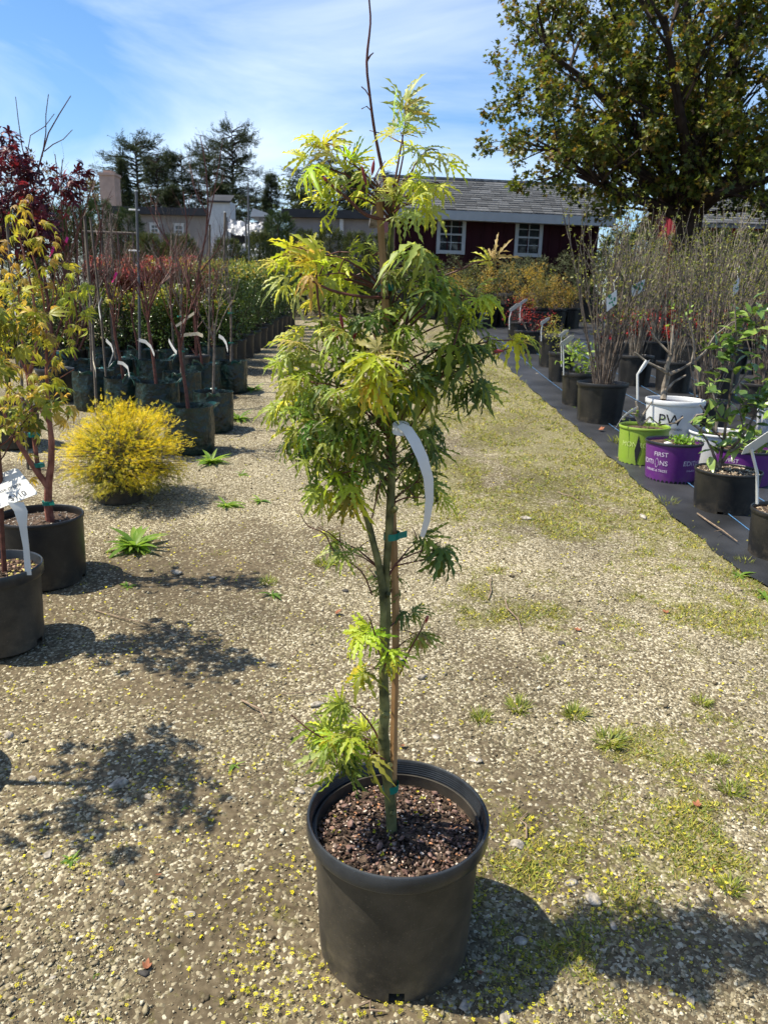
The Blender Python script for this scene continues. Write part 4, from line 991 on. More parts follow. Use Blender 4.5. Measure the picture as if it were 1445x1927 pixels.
def bag_tree(seed, H=1.7, leaf=None, nleaf=0, spread=.28, tm='twigbare', stake=True):
    root, rg = bag_proto(seed)
    mb = MB(); tips, nodes = [], []
    t0 = rg.uniform(.55, .75); lean = Vector((rg.gauss(0, .03), rg.gauss(0, .03), 0))
    mb.tube([(0, 0, .24), lean * .4 + Vector((0, 0, .24 + t0 * .35)), lean + Vector((0, 0, .24 + t0 * .7)), lean * 1.2 + Vector((0, 0, .24 + t0))], [.014, .012, .011, .010], 8)
    for k in range(rg.randint(6, 8)):
        a = rg.uniform(0, 6.28); p = lean * 1.1 + Vector((0, 0, .24 + t0 * rg.uniform(.75, 1)))
        stems(mb, p, (math.cos(a) * .45, math.sin(a) * .45, 1), (H - .24 - t0) * .5, .0055, 2, tips, rg, spread * 1.25, .3, (2, 4), 4, 5, .62, .6, nodes)
    tr = mb.build('trunk', M[tm], root)
    if stake:
        mb = MB(); mb.box(-.008, .008, -.008, .008, .1, .85 + rg.uniform(-.2, .2)); o = mb.build('stake', M['stakegrey'], root, False); o.location = (.025, .02, 0); o.rotation_euler = (rg.gauss(0, .02), rg.gauss(0, .03), 0)
        for z in (.5, .8):
            mb = MB(); mb.tube([(.012, .01, z), (.012, .01, z + .012)], .026, 10); mb.build('tie', M['tie'], root)
    if leaf:
        cen = [(tuple(p), .05) for p, d, lv in nodes if lv <= 1 and rg.random() < .8] + [(tuple(p), .04) for p, d in tips]
        clumps(cen, nleaf, .04, leaf, TRI, leafA, parent=root, up=-.2)
    return root
BT = [bag_tree(21, 1.65, tm='twigred', stake=False), bag_tree(22, 1.85, None), bag_tree(23, 1.5, stake=False), bag_tree(24, 1.75, tm='twigred', stake=False)]
RED = [(.36, .06, .075), (.27, .045, .06), (.36, .12, .11), (.22, .07, .06), (.22, .17, .07)]
RT = [bag_tree(31, 1.5, RED, 13, .5, stake=False), bag_tree(32, 1.42, RED, 14, .5, stake=False)]
BAGS = [(360, 858, 92, 0, 'nearest grow bag tree, its green bag beside the golden shrub'), (404, 815, 74, 2, 'bare young tree in the green bag at the lane edge, second from the front'), (437, 742, 60, 1, 'bare young tree in the farthest green bag on the lane edge'),
        (300, 802, 80, 3, 'bare young tree in a green bag behind the golden shrub, left of the nearest bag'), (345, 775, 72, 1, 'tall bare tree in a green bag with white strips hanging over it'), (240, 790, 76, 0, 'bare tree in a green bag straight behind the golden shrub'), (180, 775, 76, 2, 'bare tree in a green bag between the coral maple and golden shrub'),
        (385, 752, 62, 0, 'bare tree in the green bag in the middle of the bag block'), (295, 745, 64, 3, 'bare forked tree in a green bag left of the middle of the block'), (225, 742, 64, 1, 'thin bare tree in a dark green bag, middle row, left part'), (150, 745, 66, 3, 'bare tree in a green bag right behind the coral maple'),
        (330, 716, 54, 2, 'short bare tree in a green bag in the rear row'), (265, 716, 54, 0, 'bare tree in a green bag in the rear row, second from left'), (200, 712, 54, 2, 'bare tree in a green bag at the left end of the rear row'), (400, 708, 52, 3, 'bare tree in a rear green bag next to the clipped hedge plants')]
for k, (px, yb, w, v, lab) in enumerate(BAGS):
    c, r = potspot(px, yb, w); s = r / .17
    place(BT[v], c, lab, 'tree', 'bare trees in green grow bags', rng.uniform(0, 6.28), (s, s, .6 * s + .4))
for k, (px, yb, w, v, lab) in enumerate([(215, 690, 46, 0, 'red leafed young maple behind the bags, leftmost'), (275, 690, 46, 1, 'red leafed young maple behind the bags, second from left'), (340, 690, 46, 0, 'red leafed young maple behind the bags, in front of the grey house'), (395, 686, 44, 1, 'red leafed young maple behind the bags, next to the hedge plants'), (310, 668, 40, 0, 'dull red young maple in the second rank behind the bags, nearer the middle'), (240, 668, 40, 1, 'dull red young maple in the second rank behind the bags, on the left'), (375, 664, 40, 1, 'dull red young maple in the second rank, left of the tall hedge')]):
    c, r = potspot(px, yb, w); place(RT[v], c, lab, 'tree', 'red leafed maples behind the bags', rng.uniform(0, 6.28), (r / .17, r / .17, .95))

# white strips hanging in the bag trees
for k, (pts, lab, m_) in enumerate([
    ([(335, 634), (350, 630), (372, 628), (382, 632)], 'cream strip tag lying level across the nearest bag tree', 'tagcream'), ([(330, 615), (345, 605), (356, 596), (366, 589)], 'short cream strip tag slanting up by the nearest bag tree', 'tagcream'),
    ([(262, 640), (274, 643), (284, 652), (291, 668)], 'white curled strip tag left of the nearest bag tree', 'tag'), ([(412, 632), (420, 637), (426, 646), (429, 660)], 'white strip tag on the right hand bag tree by the hedge', 'tag'), ([(318, 640), (323, 650), (328, 658), (333, 664)], 'small white strip tag under the cream one', 'tag'),
    ([(222, 682), (232, 684), (241, 692), (244, 708)], 'white strip tag curling above the golden shrub', 'tag'), ([(18, 566), (24, 574), (28, 584), (30, 592)], 'white strip tag high in the leaves at the left edge', 'tag'), ([(175, 662), (176, 680), (180, 696), (181, 708)], 'upright cream strip tag on a stake behind the golden shrub', 'tagcream'), ([(200, 640), (210, 650), (214, 664), (205, 690)], 'long white strip tag twisting down behind the golden shrub', 'tag'), ([(192, 560), (186, 575), (188, 590), (190, 600)], 'narrow white strip tag high behind the coral maple', 'tag')]):
    Y = {0: 5.3, 1: 5.3, 2: 5.9, 3: 6.9, 4: 5.4, 5: 5.7, 6: 3.0, 7: 5.6, 8: 5.8, 9: 5.9}[k]
    strip_tag('strip_tag', lab, [at(a, b, Y - .02 * i) for i, (a, b) in enumerate(pts)], px2m(at(300, 640, Y), 6.5), (.2, -.2, 1), M[m_])

# taller bare saplings with explicit branches against the sky
def sapling(name, label, px, yb, w, rows, m_='twigred', Yoff=0):
    c, r = potspot(px, yb, w); root = empty(name, c, label, 'tree', 'tall bare saplings')
    make_pot(root, r, .3, M['pot'])
    P = lambda a, b, dy=0: at(a, b, c.y + dy) - c
    mb = MB()
    tips = []; rg = random.Random(int(px))
    for q in rows:
        pts = [P(a, b, rng.gauss(0, .02)) for a, b, _ in q]; mb.tube(pts, [px2m(c, w_ * .72) for _, _, w_ in q], 5)
        for i in range(1, len(pts)):
            for k in range(2 if q[i][1] > 300 else 0):
                d = (pts[i] - pts[i - 1]).normalized() + Vector((rg.gauss(0, .45), rg.gauss(0, .45), .2)); stems(mb, pts[i - 1].lerp(pts[i], rg.random()), d, rg.uniform(.12, .3), .0028, 1, tips, rg, .4, .2, (1, 2), 3, 3, .7)
    mb.build('stems', M[m_], root)
sapling('bare_sapling', 'tall bare purple stemmed sapling reaching into the sky at left', 110, 760, 70, [
    [(110, 720, 5), (100, 640, 4.5), (90, 560, 4), (72, 440, 3), (62, 360, 2.4), (80, 290, 2), (92, 250, 1.6), (112, 215, 1.3), (134, 180, 1)], [(80, 295, 1.6), (87, 250, 1.3), (87, 215, 1.1), (92, 177, .9)], [(84, 285, 1.4), (100, 272, 1.2), (120, 262, 1), (137, 244, .8)],
    [(62, 360, 1.8), (50, 310, 1.6), (42, 275, 1.4), (35, 225, 1), (30, 182, .8)], [(50, 300, 1.2), (58, 255, 1), (85, 238, .9), (103, 214, .8)], [(95, 600, 3), (120, 520, 2.6), (145, 440, 2.2), (165, 380, 1.6), (178, 330, 1)], [(100, 650, 3), (130, 560, 2.4), (120, 450, 2), (115, 360, 1.4), (118, 300, 1)], [(72, 440, 2), (95, 400, 1.6), (110, 340, 1.2), (104, 290, 1)], [(90, 560, 2.4), (60, 480, 2), (40, 400, 1.4)]])
sapling('bare_sapling', 'bare sapling with long arching twigs in front of the grey house', 372, 725, 52, [
    [(372, 690, 4), (366, 600, 3.6), (372, 520, 3), (388, 440, 2.6), (392, 380, 2.2), (388, 320, 1.8), (382, 280, 1.4), (377, 256, 1)], [(388, 440, 2), (402, 370, 1.6), (412, 310, 1.2), (420, 260, .8)], [(368, 590, 2.6), (345, 520, 2.2), (325, 470, 2), (300, 430, 1.8), (285, 400, 1.4), (270, 370, 1)], [(355, 545, 2), (350, 480, 1.8), (352, 420, 1.6), (345, 360, 1)], [(388, 400, 1.8), (372, 370, 1.6), (362, 340, 1)], [(372, 520, 2), (410, 470, 1.6), (425, 430, 1.2)], [(330, 480, 1.6), (310, 440, 1.4), (300, 400, 1)]])
sapling('bare_sapling', 'bare multi stemmed sapling with pink ribbons left of the stakes', 130, 715, 56, [
    [(130 + rng.uniform(-8, 8), 690, 3.5), (125 + k * 7, 600, 3), (90 + k * 14, 500, 2.4), (70 + k * 18 + rng.uniform(-12, 12), 420, 1.8), (60 + k * 20 + rng.uniform(-15, 15), 360 + rng.uniform(-20, 40), 1)] for k in range(8)])
for k, (a, b) in enumerate(((124, 458), (98, 476), (216, 524))):
    p = at(a, b, 6.1); o = empty('ribbon', p, ['bright pink ribbon knotted on a twig, rightmost of the upper pair', 'bright pink ribbon on a twig above the coral maple', 'faded pink ribbon among the red leafed maples'][k], 'ribbon'); mb = MB()
    mb.ribbon([(0, 0, 0), (.012, -.01, .02), (.02, 0, .045)], .018, (.6, .3, -.4), .0008); mb.ribbon([(0, 0, 0), (-.012, .01, -.012), (-.02, 0, -.03)], .014, (.6, .3, .4), .0008); mb.build('strip', M['pink'], o)

# purple leafed maple at the left edge
def purple_maple():
    c, r = potspot(8, 800, 90); c = Vector((at(-10, 500, 5.2).x, 5.2, zg(5.2)))
    root = empty('potted_maple', c, 'dark purple leafed maple rising behind the coral maple at left edge', 'potted tree')
    make_pot(root, .2, .3, M['pot'])
    P = lambda a, b, dy=0: at(a, b, c.y + dy) - c
    mb = MB(); tips = []; rg = random.Random(2); mb.tube([(0, 0, .25), (.02, 0, .7), (0, 0, 1.1)], [.02, .017, .014], 8)
    for k in range(9): stems(mb, (0, 0, .8 + .05 * k), (rg.gauss(0, .6), rg.gauss(0, .5), 1), .45, .008, 2, tips, rg, .5, .2, (2, 3), 4, 5, .6)
    mb.build('trunk', M['twigdark'], root)
    cen = [(tuple(P(rng.uniform(-60, 62), rng.uniform(285, 470), rng.gauss(0, .16))), .085) for k in range(52)] + [(tuple(P(rng.uniform(40, 105), rng.uniform(360, 480), rng.gauss(0, .14))), .075) for k in range(22)] + [(tuple(P(a, b)), .05) for a, b in ((8, 255), (22, 268), (40, 300), (60, 320), (150, 335), (130, 350), (155, 330), (118, 345), (145, 365), (100, 330))]
    r2 = random.Random(9); SH = [palmate(r2, 5, wid=.18, pet=.2, droop=.5, st=3, spread=95, tooth=.2) for _ in range(4)]
    clumps(cen, 13, .055, [(.055, .010, .020), (.08, .014, .026), (.038, .008, .016), (.13, .022, .03)], SH, leaf_mat('leaf_purple', trans=.3, tint=(1.35, .7, .7)), parent=root, up=-.25)
purple_maple()

# ================================================================== LEFT: CLIPPED EVERGREEN ROWS
def hedge_proto(seed):
    rg = random.Random(seed); root = empty('potted_shrub', (0, 0, 0), 'x', 'shrub')
    make_pot(root, .15, .27, M['pot'], taper=.9, nseg=28, soil_frac=.85)
    mb = MB(); tips = []
    for k in range(7): stems(mb, (0, 0, .22), (rg.gauss(0, .25), rg.gauss(0, .25), 1), .4, .006, 1, tips, rg, .4, .3, (2, 3), 3, 4)
    mb.build('stems', M['twigdark'], root)
    cen = [((rg.gauss(0, .085), rg.gauss(0, .085), rg.uniform(.34, .86)), .09) for k in range(26)] + [((rg.gauss(0, .05), rg.gauss(0, .05), rg.uniform(.86, 1.0)), .07) for k in range(7)]
    clumps(cen, 58, .030, [(.07, .12, .025), (.05, .09, .02), (.10, .15, .03)], TRI, leafGloss, parent=root, up=.3, shell=.6)
    top = [((rg.gauss(0, .10), rg.gauss(0, .10), rg.uniform(.84, 1.03)), .06) for k in range(16)]
    clumps(top, 22, .028, [(.26, .30, .04), (.34, .33, .05), (.22, .28, .05), (.40, .27, .05)], TRI, leafA, name='new_growth', parent=root, up=.8)
    return root
HP = [hedge_proto(41), hedge_proto(42), hedge_proto(43)]
a0, a1 = G(445, 700), G(556, 616)
ORD = ['first', 'second', 'third', 'fourth', 'fifth', 'sixth', 'seventh', 'eighth', 'ninth', 'tenth', 'eleventh', 'twelfth']
dirv = (a1 - a0); NR = 11
for row in range(3):
    for k in range(NR):
        t = k / (NR - 1); p = a0.lerp(a1, t) ; p = p + Vector((-.36 * row - .16, .12 * row + .15, 0)); p.z = zg(p.y)
        lab = '%s clipped evergreen from the near end of the %s hedge row' % (ORD[k], ['lane side', 'middle', 'inner'][row])
        place(HP[(k + row) % 3], p, lab, 'shrub', 'clipped evergreens in black pots', rng.uniform(0, 6.28), (1.02, 1.02, rng.uniform(1.08, 1.2)))

for k, (px, yb, w) in enumerate(((285, 700, 52), (325, 704, 52), (365, 700, 52), (410, 704, 50), (240, 696, 52), (195, 696, 52), (150, 694, 52), (105, 694, 52), (60, 692, 52), (300, 678, 44), (345, 680, 44), (390, 680, 44), (255, 676, 44), (205, 676, 44), (160, 676, 44), (110, 674, 44), (65, 674, 44), (20, 674, 44))):
    c, r = potspot(px, yb, w)
    xs_ = sorted((285, 325, 365, 410, 240, 195, 150, 105, 60) if k < 9 else (300, 345, 390, 255, 205, 160, 110, 65, 20))
    place(HP[k % 3], c, '%s dark evergreen from the left in the %s line behind the bags' % (ORD[xs_.index(px)], 'nearer' if k < 9 else 'farther'), 'shrub', 'dark evergreens behind the grow bags', rng.uniform(0, 6.28), (1.25, 1.25, rng.uniform(.78, .95)))

# ================================================================== RIGHT: SHRUBS ON THE CLOTH
BUD = [(.20, .22, .05), (.16, .19, .045), (.28, .27, .08)]
def lilac_proto(seed, H=1.6, ns=24):
    rg = random.Random(seed); root = empty('potted_shrub', (0, 0, 0), 'x', 'shrub')
    make_pot(root, .19, .32, M['pot'], taper=.86, ribs=11, soil_frac=.88, rim_frac=.09)
    mb = MB(); cen = []; tipn = []
    for k in range(ns):
        a = rg.uniform(0, 6.28); sp = rg.uniform(.02, .30); h = H * rg.uniform(.72, 1.05) - .28
        p0 = Vector((math.cos(a), math.sin(a), 0)) * rg.uniform(.0, .07) + Vector((0, 0, .27)); d = Vector((math.cos(a) * sp, math.sin(a) * sp, 1)).normalized()
        pts = [p0]; 
        for i in range(6):
            d = (d + Vector((rg.gauss(0, .06), rg.gauss(0, .06), .02))).normalized(); pts.append(pts[-1] + d * h / 6)
        mb.tube(pts, [.0055, .005, .0045, .004, .0034, .0026, .0015], 4, cap=False)
        for j in range(rg.randint(3, 5)):
            i = rg.randint(2, 5); q = pts[i]; dd = (d + Vector((rg.gauss(0, .45), rg.gauss(0, .45), .3))).normalized(); e = q + dd * rg.uniform(.12, .32)
            mb.tube([q, q.lerp(e, .5) + Vector((0, 0, -.008)), e], [.003, .0024, .0014], 3, cap=False); tipn += [q.lerp(e, .6), e]
        tipn += pts[4:]
    mb.build('stems', M['twigbare'] if seed % 2 else M['twiggrey'], root)
    clumps([(tuple(p), .022) for p in tipn], 3, .024, BUD, TRI, leafA, name='young_leaves', parent=root, up=.7)
    return root
LP = [lilac_proto(51, 1.65, 34), lilac_proto(52, 1.72, 30), lilac_proto(53, 1.6, 36), lilac_proto(54, 1.7, 32)]
LIL = [(1125, 802, 96, 0, 'many stemmed shrub in the ribbed black pot nearest the white pot, diamond tag on it'), (1312, 838, 96, 2, 'many stemmed shrub in the black pot right behind the white lettered pot'), (1190, 730, 66, 1, 'twiggy shrub in the black pot seen between the nearest ribbed pot and the white pot'), (1262, 742, 70, 3, 'twiggy shrub in the ribbed pot behind the gnarled stem'),
       (1345, 760, 74, 1, 'twiggy shrub in the ribbed pot left of the glossy leafed shrub'), (1425, 790, 80, 0, 'twiggy shrub hidden low behind the glossy leafed shrub at right'), (1160, 694, 56, 2, 'twiggy shrub in the second rank, left end'), (1225, 694, 56, 3, 'twiggy shrub in the second rank, below the diamond tag pair'), (1300, 700, 58, 0, 'twiggy shrub in the second rank, under the barn gable'),
       (1372, 706, 60, 2, 'twiggy shrub in the second rank, under the big tree trunk'), (1440, 712, 60, 3, 'twiggy shrub in the second rank, at the right edge'), (1190, 664, 48, 1, 'twiggy shrub in the third rank, left end'), (1255, 664, 48, 0, 'twiggy shrub in the third rank, before the red gable'), (1325, 668, 48, 3, 'twiggy shrub in the third rank, right of the trunk'), (1395, 670, 50, 1, 'twiggy shrub in the third rank, near right edge'), (1460, 672, 50, 2, 'twiggy shrub in the third rank, cut by right edge'),
       (1225, 642, 42, 2, 'twiggy shrub in the rear rank, left end'), (1290, 642, 42, 1, 'twiggy shrub in the rear rank, at the tree trunk'), (1355, 644, 42, 0, 'twiggy shrub in the rear rank, right of the trunk'), (1420, 646, 42, 3, 'twiggy shrub in the rear rank, near the right edge')]
for px, yb, w, v, lab in LIL:
    c, r = potspot(px, yb, w); s = r / .19
    place(LP[v], c, lab, 'shrub', 'twiggy shrubs in ribbed black pots', rng.uniform(0, 6.28), (s, s, rng.uniform(.95, 1.08) * (.5 + .5 * s)))

# smaller pots at the front of the cloth edge, receding
def small_plant(px, yb, w, ytop, label, colors, Y=None, name='potted_shrub', n=10, lsize=.035, pm='pot', ribs=9, spread=.9, tm=TRI, mt=leafA, group=None, rimy=None, lower=.75, cnt=24, cat='shrub'):
    c, r = potspot(px, yb, w)
    if Y: q = at(px, 545, Y); c = Vector((q.x, Y, zg(Y))); r = px2m(c, w / 2)
    h = 1.65 * r if rimy is None or Y else height_at(c, rimy, px)
    root = empty(name, c, label, cat, group); make_pot(root, r, h, M[pm], taper=.86, ribs=ribs, nseg=32, soil_frac=.88)
    H = height_at(c, ytop, px); mb = MB(); tips = []; rg = random.Random(int(px * 7 + yb))
    for k in range(7): stems(mb, (rg.gauss(0, r * .2), rg.gauss(0, r * .2), h * .86), (rg.gauss(0, .4), rg.gauss(0, .4), 1), (H - h) * .5, .005, 1, tips, rg, .5, .3, (2, 3), 3, 4, .8)
    mb.build('stems', M['twigbare'], root)
    cen = [((rg.gauss(0, r * .5 * spread), rg.gauss(0, r * .5 * spread), h + (H - h) * rg.uniform(.08 if lower else .4, .95)), r * .34) for k in range(cnt)]
    clumps(cen, n, lsize, colors, tm, mt, parent=root, up=.3)
    return root
REDS = [(.26, .025, .03), (.19, .02, .028), (.34, .05, .04), (.13, .02, .025)]
GOLD = [(.48, .33, .06), (.54, .35, .09), (.40, .31, .05), (.22, .22, .05)]
GREEN = [(.20, .30, .05), (.26, .36, .06), (.14, .22, .04)]
small_plant(1084, 768, 66, 650, 'low leafy green plant in the black pot behind the nearest twiggy shrub', GREEN, n=9, lsize=.05, tm=OVAL, rimy=700, cnt=20)
small_plant(1052, 722, 50, 620, 'loose yellow green shrub in the ribbed pot fourth along the cloth edge', [(.30, .31, .06), (.24, .28, .05)], rimy=662, n=7, lsize=.03)
small_plant(1034, 694, 50, 590, 'olive leafed shrub in the tall black pot with a white tag at the cloth edge', [(.24, .26, .06), (.30, .24, .05)], rimy=633, n=7, lsize=.03)
small_plant(995, 668, 62, 575, 'dark red barberry bush in a black pot on the cloth', REDS, rimy=622, n=16, lsize=.03, spread=1.3)
small_plant(975, 640, 46, 560, 'second dark red barberry bush further up the cloth edge', REDS, rimy=606, n=14, lsize=.03, spread=1.2)
small_plant(910, 617, 40, 540, 'green plant in the lone white pot at the far cloth corner', GREEN, rimy=588, pm='white', ribs=0, n=10, lsize=.04)
for k, px in enumerate((1165, 1205, 1245, 1285, 1325, 1368, 1408, 1445)):
    small_plant(px, 668 + (k % 2) * 8, 40, 588 - (k % 3) * 6 if k < 6 else 552, '%s red flowering bush from the left in the row behind the twiggy shrubs' % ORD[k], [(.42, .02, .03), (.30, .02, .03), (.5, .05, .05), (.12, .10, .03)], rimy=642, n=26, lsize=.05, spread=1.7, group='red flowering bushes behind the twiggy shrubs')
for k, (px, yb, yt, w) in enumerate(((856, 590, 486, 44), (884, 586, 478, 46), (918, 585, 480, 46), (950, 590, 474, 50), (985, 598, 482, 50), (1018, 605, 496, 48), (1048, 600, 500, 44), (1075, 612, 520, 44), (1010, 580, 478, 44))):
    small_plant(px, yb, w, yt + 16, '%s golden conifer from the left in front of the red shed' % ORD[k], (GOLD, [(.10, .13, .04), (.16, .18, .05), (.30, .26, .06)], GOLD[:2] + [(.16, .18, .04)], [(.44, .30, .06), (.12, .15, .04)])[k % 4], Y=15.4 + .35 * (k % 4), rimy=yb - 22, n=26, lsize=.045, spread=.95, tm=FROND, group='golden conifers before the shed', cnt=30)
for k, (px, yb, yt, w) in enumerate(((800, 566, 470, 60), (850, 562, 464, 60), (905, 562, 462, 64), (960, 565, 466, 60), (1010, 566, 468, 60), (1050, 570, 462, 64), (750, 562, 470, 60), (1100, 575, 475, 60))):
    small_plant(px, yb, w, yt + 18, '%s grey green juniper from the left under the shed windows' % ORD[k], [(.10, .12, .06), (.08, .10, .05), (.14, .15, .08)], Y=18.0 + .3 * (k % 3), rimy=yb - 20, n=34, lsize=.06, spread=1.3, tm=FROND, mt=leafDull, group='junipers along the shed', cnt=30)

# glossy leafed viburnum in the black pot, near right
def viburnum():
    c, r = potspot(1356, 974, 122); h = height_at(c, 882, 1356)
    root = empty('potted_shrub', c, 'glossy green leafed shrub in the plain black pot near the right edge', 'shrub'); fa = face_angle(c)
    make_pot(root, r, h, M['pot'], taper=.88, rim_frac=.06, lip=.03, soil_frac=.93, notch=[fa - .05], nseg=64)
    mulch(root, r * .92, h * .93, 420, .005, .012, [(.33, .26, .18), (.22, .16, .10), (.42, .36, .26), (.08, .06, .04)])
    P = lambda a, b, dy=0: at(a, b, c.y + dy) - c
    mb = MB(); ends = []
    for rows in ([(1350, 880, 5), (1340, 850, 4), (1330, 830, 3), (1322, 820, 2)], [(1352, 880, 6), (1375, 845, 5), (1400, 815, 4), (1420, 780, 3), (1430, 730, 2)], [(1352, 880, 5), (1362, 820, 4), (1372, 750, 3.4), (1380, 690, 3), (1384, 630, 2.5), (1382, 570, 2)], [(1372, 850, 4), (1410, 830, 3), (1440, 825, 2.4), (1470, 800, 2)],
                 [(1375, 740, 3), (1405, 700, 2.4), (1425, 650, 2), (1438, 610, 1.5)], [(1366, 800, 3), (1345, 770, 2.4), (1335, 730, 2), (1328, 700, 1.5)], [(1380, 690, 2.4), (1360, 660, 2), (1350, 640, 1.4)], [(1400, 815, 3), (1390, 770, 2), (1410, 735, 1.5)], [(1384, 640, 2), (1410, 600, 1.6), (1432, 560, 1.2)], [(1420, 780, 2), (1450, 740, 2), (1465, 690, 1.5)], [(1362, 830, 2.4), (1330, 800, 2), (1312, 790, 1.4)]):
        pts = [P(a, b, rng.gauss(0, .03)) for a, b, _ in rows]; mb.tube(pts, [px2m(c, w * .62) for _, _, w in rows], 6); ends.append(pts)
    mb.build('stems', M['twigbare'], root)
    MES = [mesh_np('leaf_shape', V, Fc, None, True, MATS.get('leaf_glossy_single') or leaf_mat('leaf_glossy_single', 'obj', trans=.28, rough=.25, spec=.5)) for V, Fc in (oval_leaf(.42, .35, .25), oval_leaf(.48, .25, .4), oval_leaf(.38, .45, .1))]
    n = 0
    for pts in ends:
        for i in range(1, len(pts)):
            for k in range(8 if i < len(pts) - 1 else 12):
                t = rng.random(); p = pts[i - 1].lerp(pts[i], t) + Vector((rng.gauss(0, .022), rng.gauss(0, .022), rng.gauss(0, .022))); y = Vector((rng.gauss(0, 1), rng.gauss(0, 1), rng.gauss(.1, .5))).normalized(); nr = Vector((rng.gauss(0, .4), rng.gauss(0, .4) - .3, 1)); x = y.cross(nr).normalized(); z = x.cross(y)
                if n >= 298 or (i == 1 and t < .5) or (p.x < P(1375, 800).x and p.z < P(1356, 770).z and rng.random() < .8): continue
                o = link('leaf', MES[n % 3], root); n += 1; o.matrix_local = Matrix.Translation(p) @ Matrix((x, y, z)).transposed().to_4x4() @ Matrix.Scale(px2m(c, rng.uniform(20, 38)), 4); o.color = (*rng.choice([(.12, .20, .04), (.17, .27, .05), (.23, .32, .07), (.09, .15, .035)]), 1)
viburnum()

# lettered pots
def lettered_pot(px, yb, w, yr, mname, label, texts, name='nursery_pot', taper=.86, cat='pot', rim=None, lip=.04, rim_frac=.06, soil_frac=.9, teeth=0):
    c, r = potspot(px, yb, w); h = height_at(c, yr, px); root = empty(name, c, label, cat); fa = face_angle(c)
    rf = make_pot(root, r, h, M[mname], M[rim] if rim else None, taper=taper, rim_frac=rim_frac, lip=lip, soil_frac=soil_frac, nseg=64)
    for s, size, da, z, im in texts: text_on_pot(root, s, size * h, fa + da, z * h, rf, M[im])
    if teeth:
        for k in range(teeth):
            a = fa - 1.3 + 2.6 * k / (teeth - 1); rr = rf(.03 * h) + .0006; mb = MB(); w_ = .35 * 2.6 / teeth
            mb.add([((rr + .0008) * math.cos(a - w_), (rr + .0008) * math.sin(a - w_), .001), ((rr + .0008) * math.cos(a + w_), (rr + .0008) * math.sin(a + w_), .001), ((rr + .002) * math.cos(a + w_), (rr + .002) * math.sin(a + w_), .055 * h), ((rr + .002) * math.cos(a), (rr + .002) * math.sin(a), .075 * h), ((rr + .002) * math.cos(a - w_), (rr + .002) * math.sin(a - w_), .055 * h)], [(0, 1, 2, 3, 4)]); mb.build('drain_slot', M['ink'], root, False)
    return root, c, r, h, fa, rf
root, c, r, h, fa, rf = lettered_pot(1257, 914, 106, 828, 'purple', 'purple lettered pot of low green seedlings at the cloth edge', [('FIRST', .155, -.42, .66, 'inkpale'), ('EDITI', .17, -1.02, .44, 'inkpale'), ('NS', .17, -.29, .44, 'inkpale'), ('SHRUBS & TREES', .085, -.62, .27, 'inkpale'), ('EDITIONS', .17, 1.02, .47, 'inkpale'), ('SHRUBS & TREES', .06, .98, .32, 'inkpale')], name='potted_plant', cat='potted plant', rim='rim', teeth=16)
mb = MB(); a_ = fa - .56; L_ = []
for i in range(13):
    t = i / 12 * 2 * math.pi; y_ = math.sin(t); x_ = .42 * math.cos(t) * (1 - .3 * y_ * y_); zz = h * .49 + y_ * h * .115; rr_ = rf(zz) + .0022; aa = a_ + (x_ * h * .115) / rr_; L_.append(Vector((rr_ * math.cos(aa), rr_ * math.sin(aa), zz)))
mb.tube(L_, .0011, 4); mb.build('leaf_emblem', M['inkpale'], root)
mb = MB(); mb.add(np.array(ROCK[2][0]) * np.array((.034, .022, .02)) + np.array((-.045, -.02, h * .93)), ICO_F); mb.build('white_stone', M['tag'], root, True, None)
clumps([((rng.gauss(.035, .05), rng.gauss(0, .05), h * .95 + rng.uniform(0, .02)), .025) for _ in range(34)], 8, .022, [(.18, .34, .04), (.26, .42, .05), (.14, .27, .04)], OVAL, leafA, name='seedlings', parent=root, up=.5)
root, c, r, h, fa, rf = lettered_pot(1255, 868, 108, 750, 'white', 'big white lettered pot holding a gnarled bare shrub', [('PW', .26, -.10, .60, 'ink'), ('PW', .20, 1.12, .64, 'ink'), ('PROVEN WINNERS', .05, -.10, .52, 'ink')], name='potted_shrub', cat='shrub', taper=.80, soil_frac=.9, rim_frac=.07)
P_ = lambda a, b, dy=0: at(a, b, c.y + dy) - c
mb = MB()
for rows in ([(1247, 752, 8), (1250, 725, 8), (1256, 705, 7), (1254, 690, 7), (1262, 665, 5), (1264, 640, 4), (1266, 612, 3)], [(1254, 700, 6), (1235, 690, 3.5), (1215, 680, 3), (1194, 663, 2.5)], [(1258, 704, 6), (1280, 695, 4), (1305, 680, 3.5), (1325, 663, 3)], [(1262, 668, 4), (1250, 655, 3), (1235, 640, 2.5), (1222, 620, 2), (1210, 590, 1.5)], [(1300, 684, 3), (1306, 655, 3), (1302, 630, 2.5), (1293, 598, 2)], [(1325, 663, 2.5), (1345, 630, 2.4), (1375, 608, 2), (1384, 604, 1.5)], [(1252, 735, 4), (1268, 718, 3), (1290, 706, 2)]):
    mb.tube([P_(a, b, rng.gauss(0, .012)) for a, b, _ in rows], [px2m(c, w * (.62 if b < 700 else .72)) for _, b, w in rows], 7)
mb.build('stems', M['twiggrey'], root)
clumps([(tuple(P_(a, b)), .03) for a, b in ((1262, 580), (1295, 585), (1290, 600), (1265, 610), (1210, 590), (1330, 650), (1385, 600))], 6, .03, GREEN, OVAL, leafA, name='young_leaves', parent=root, up=.6)
mb = MB(); mb.tube([P_(1199, 752, -.08), P_(1199, 705, -.08), P_(1208, 690, -.08), P_(1216, 678, -.085)], px2m(c, 2.2), 6); mb.ribbon([P_(1203, 702, -.085), P_(1212, 690, -.085), P_(1219, 679, -.085)], px2m(c, 7), (.7, 0, .5), .0008); mb.build('label_stake', M['tag'], root)
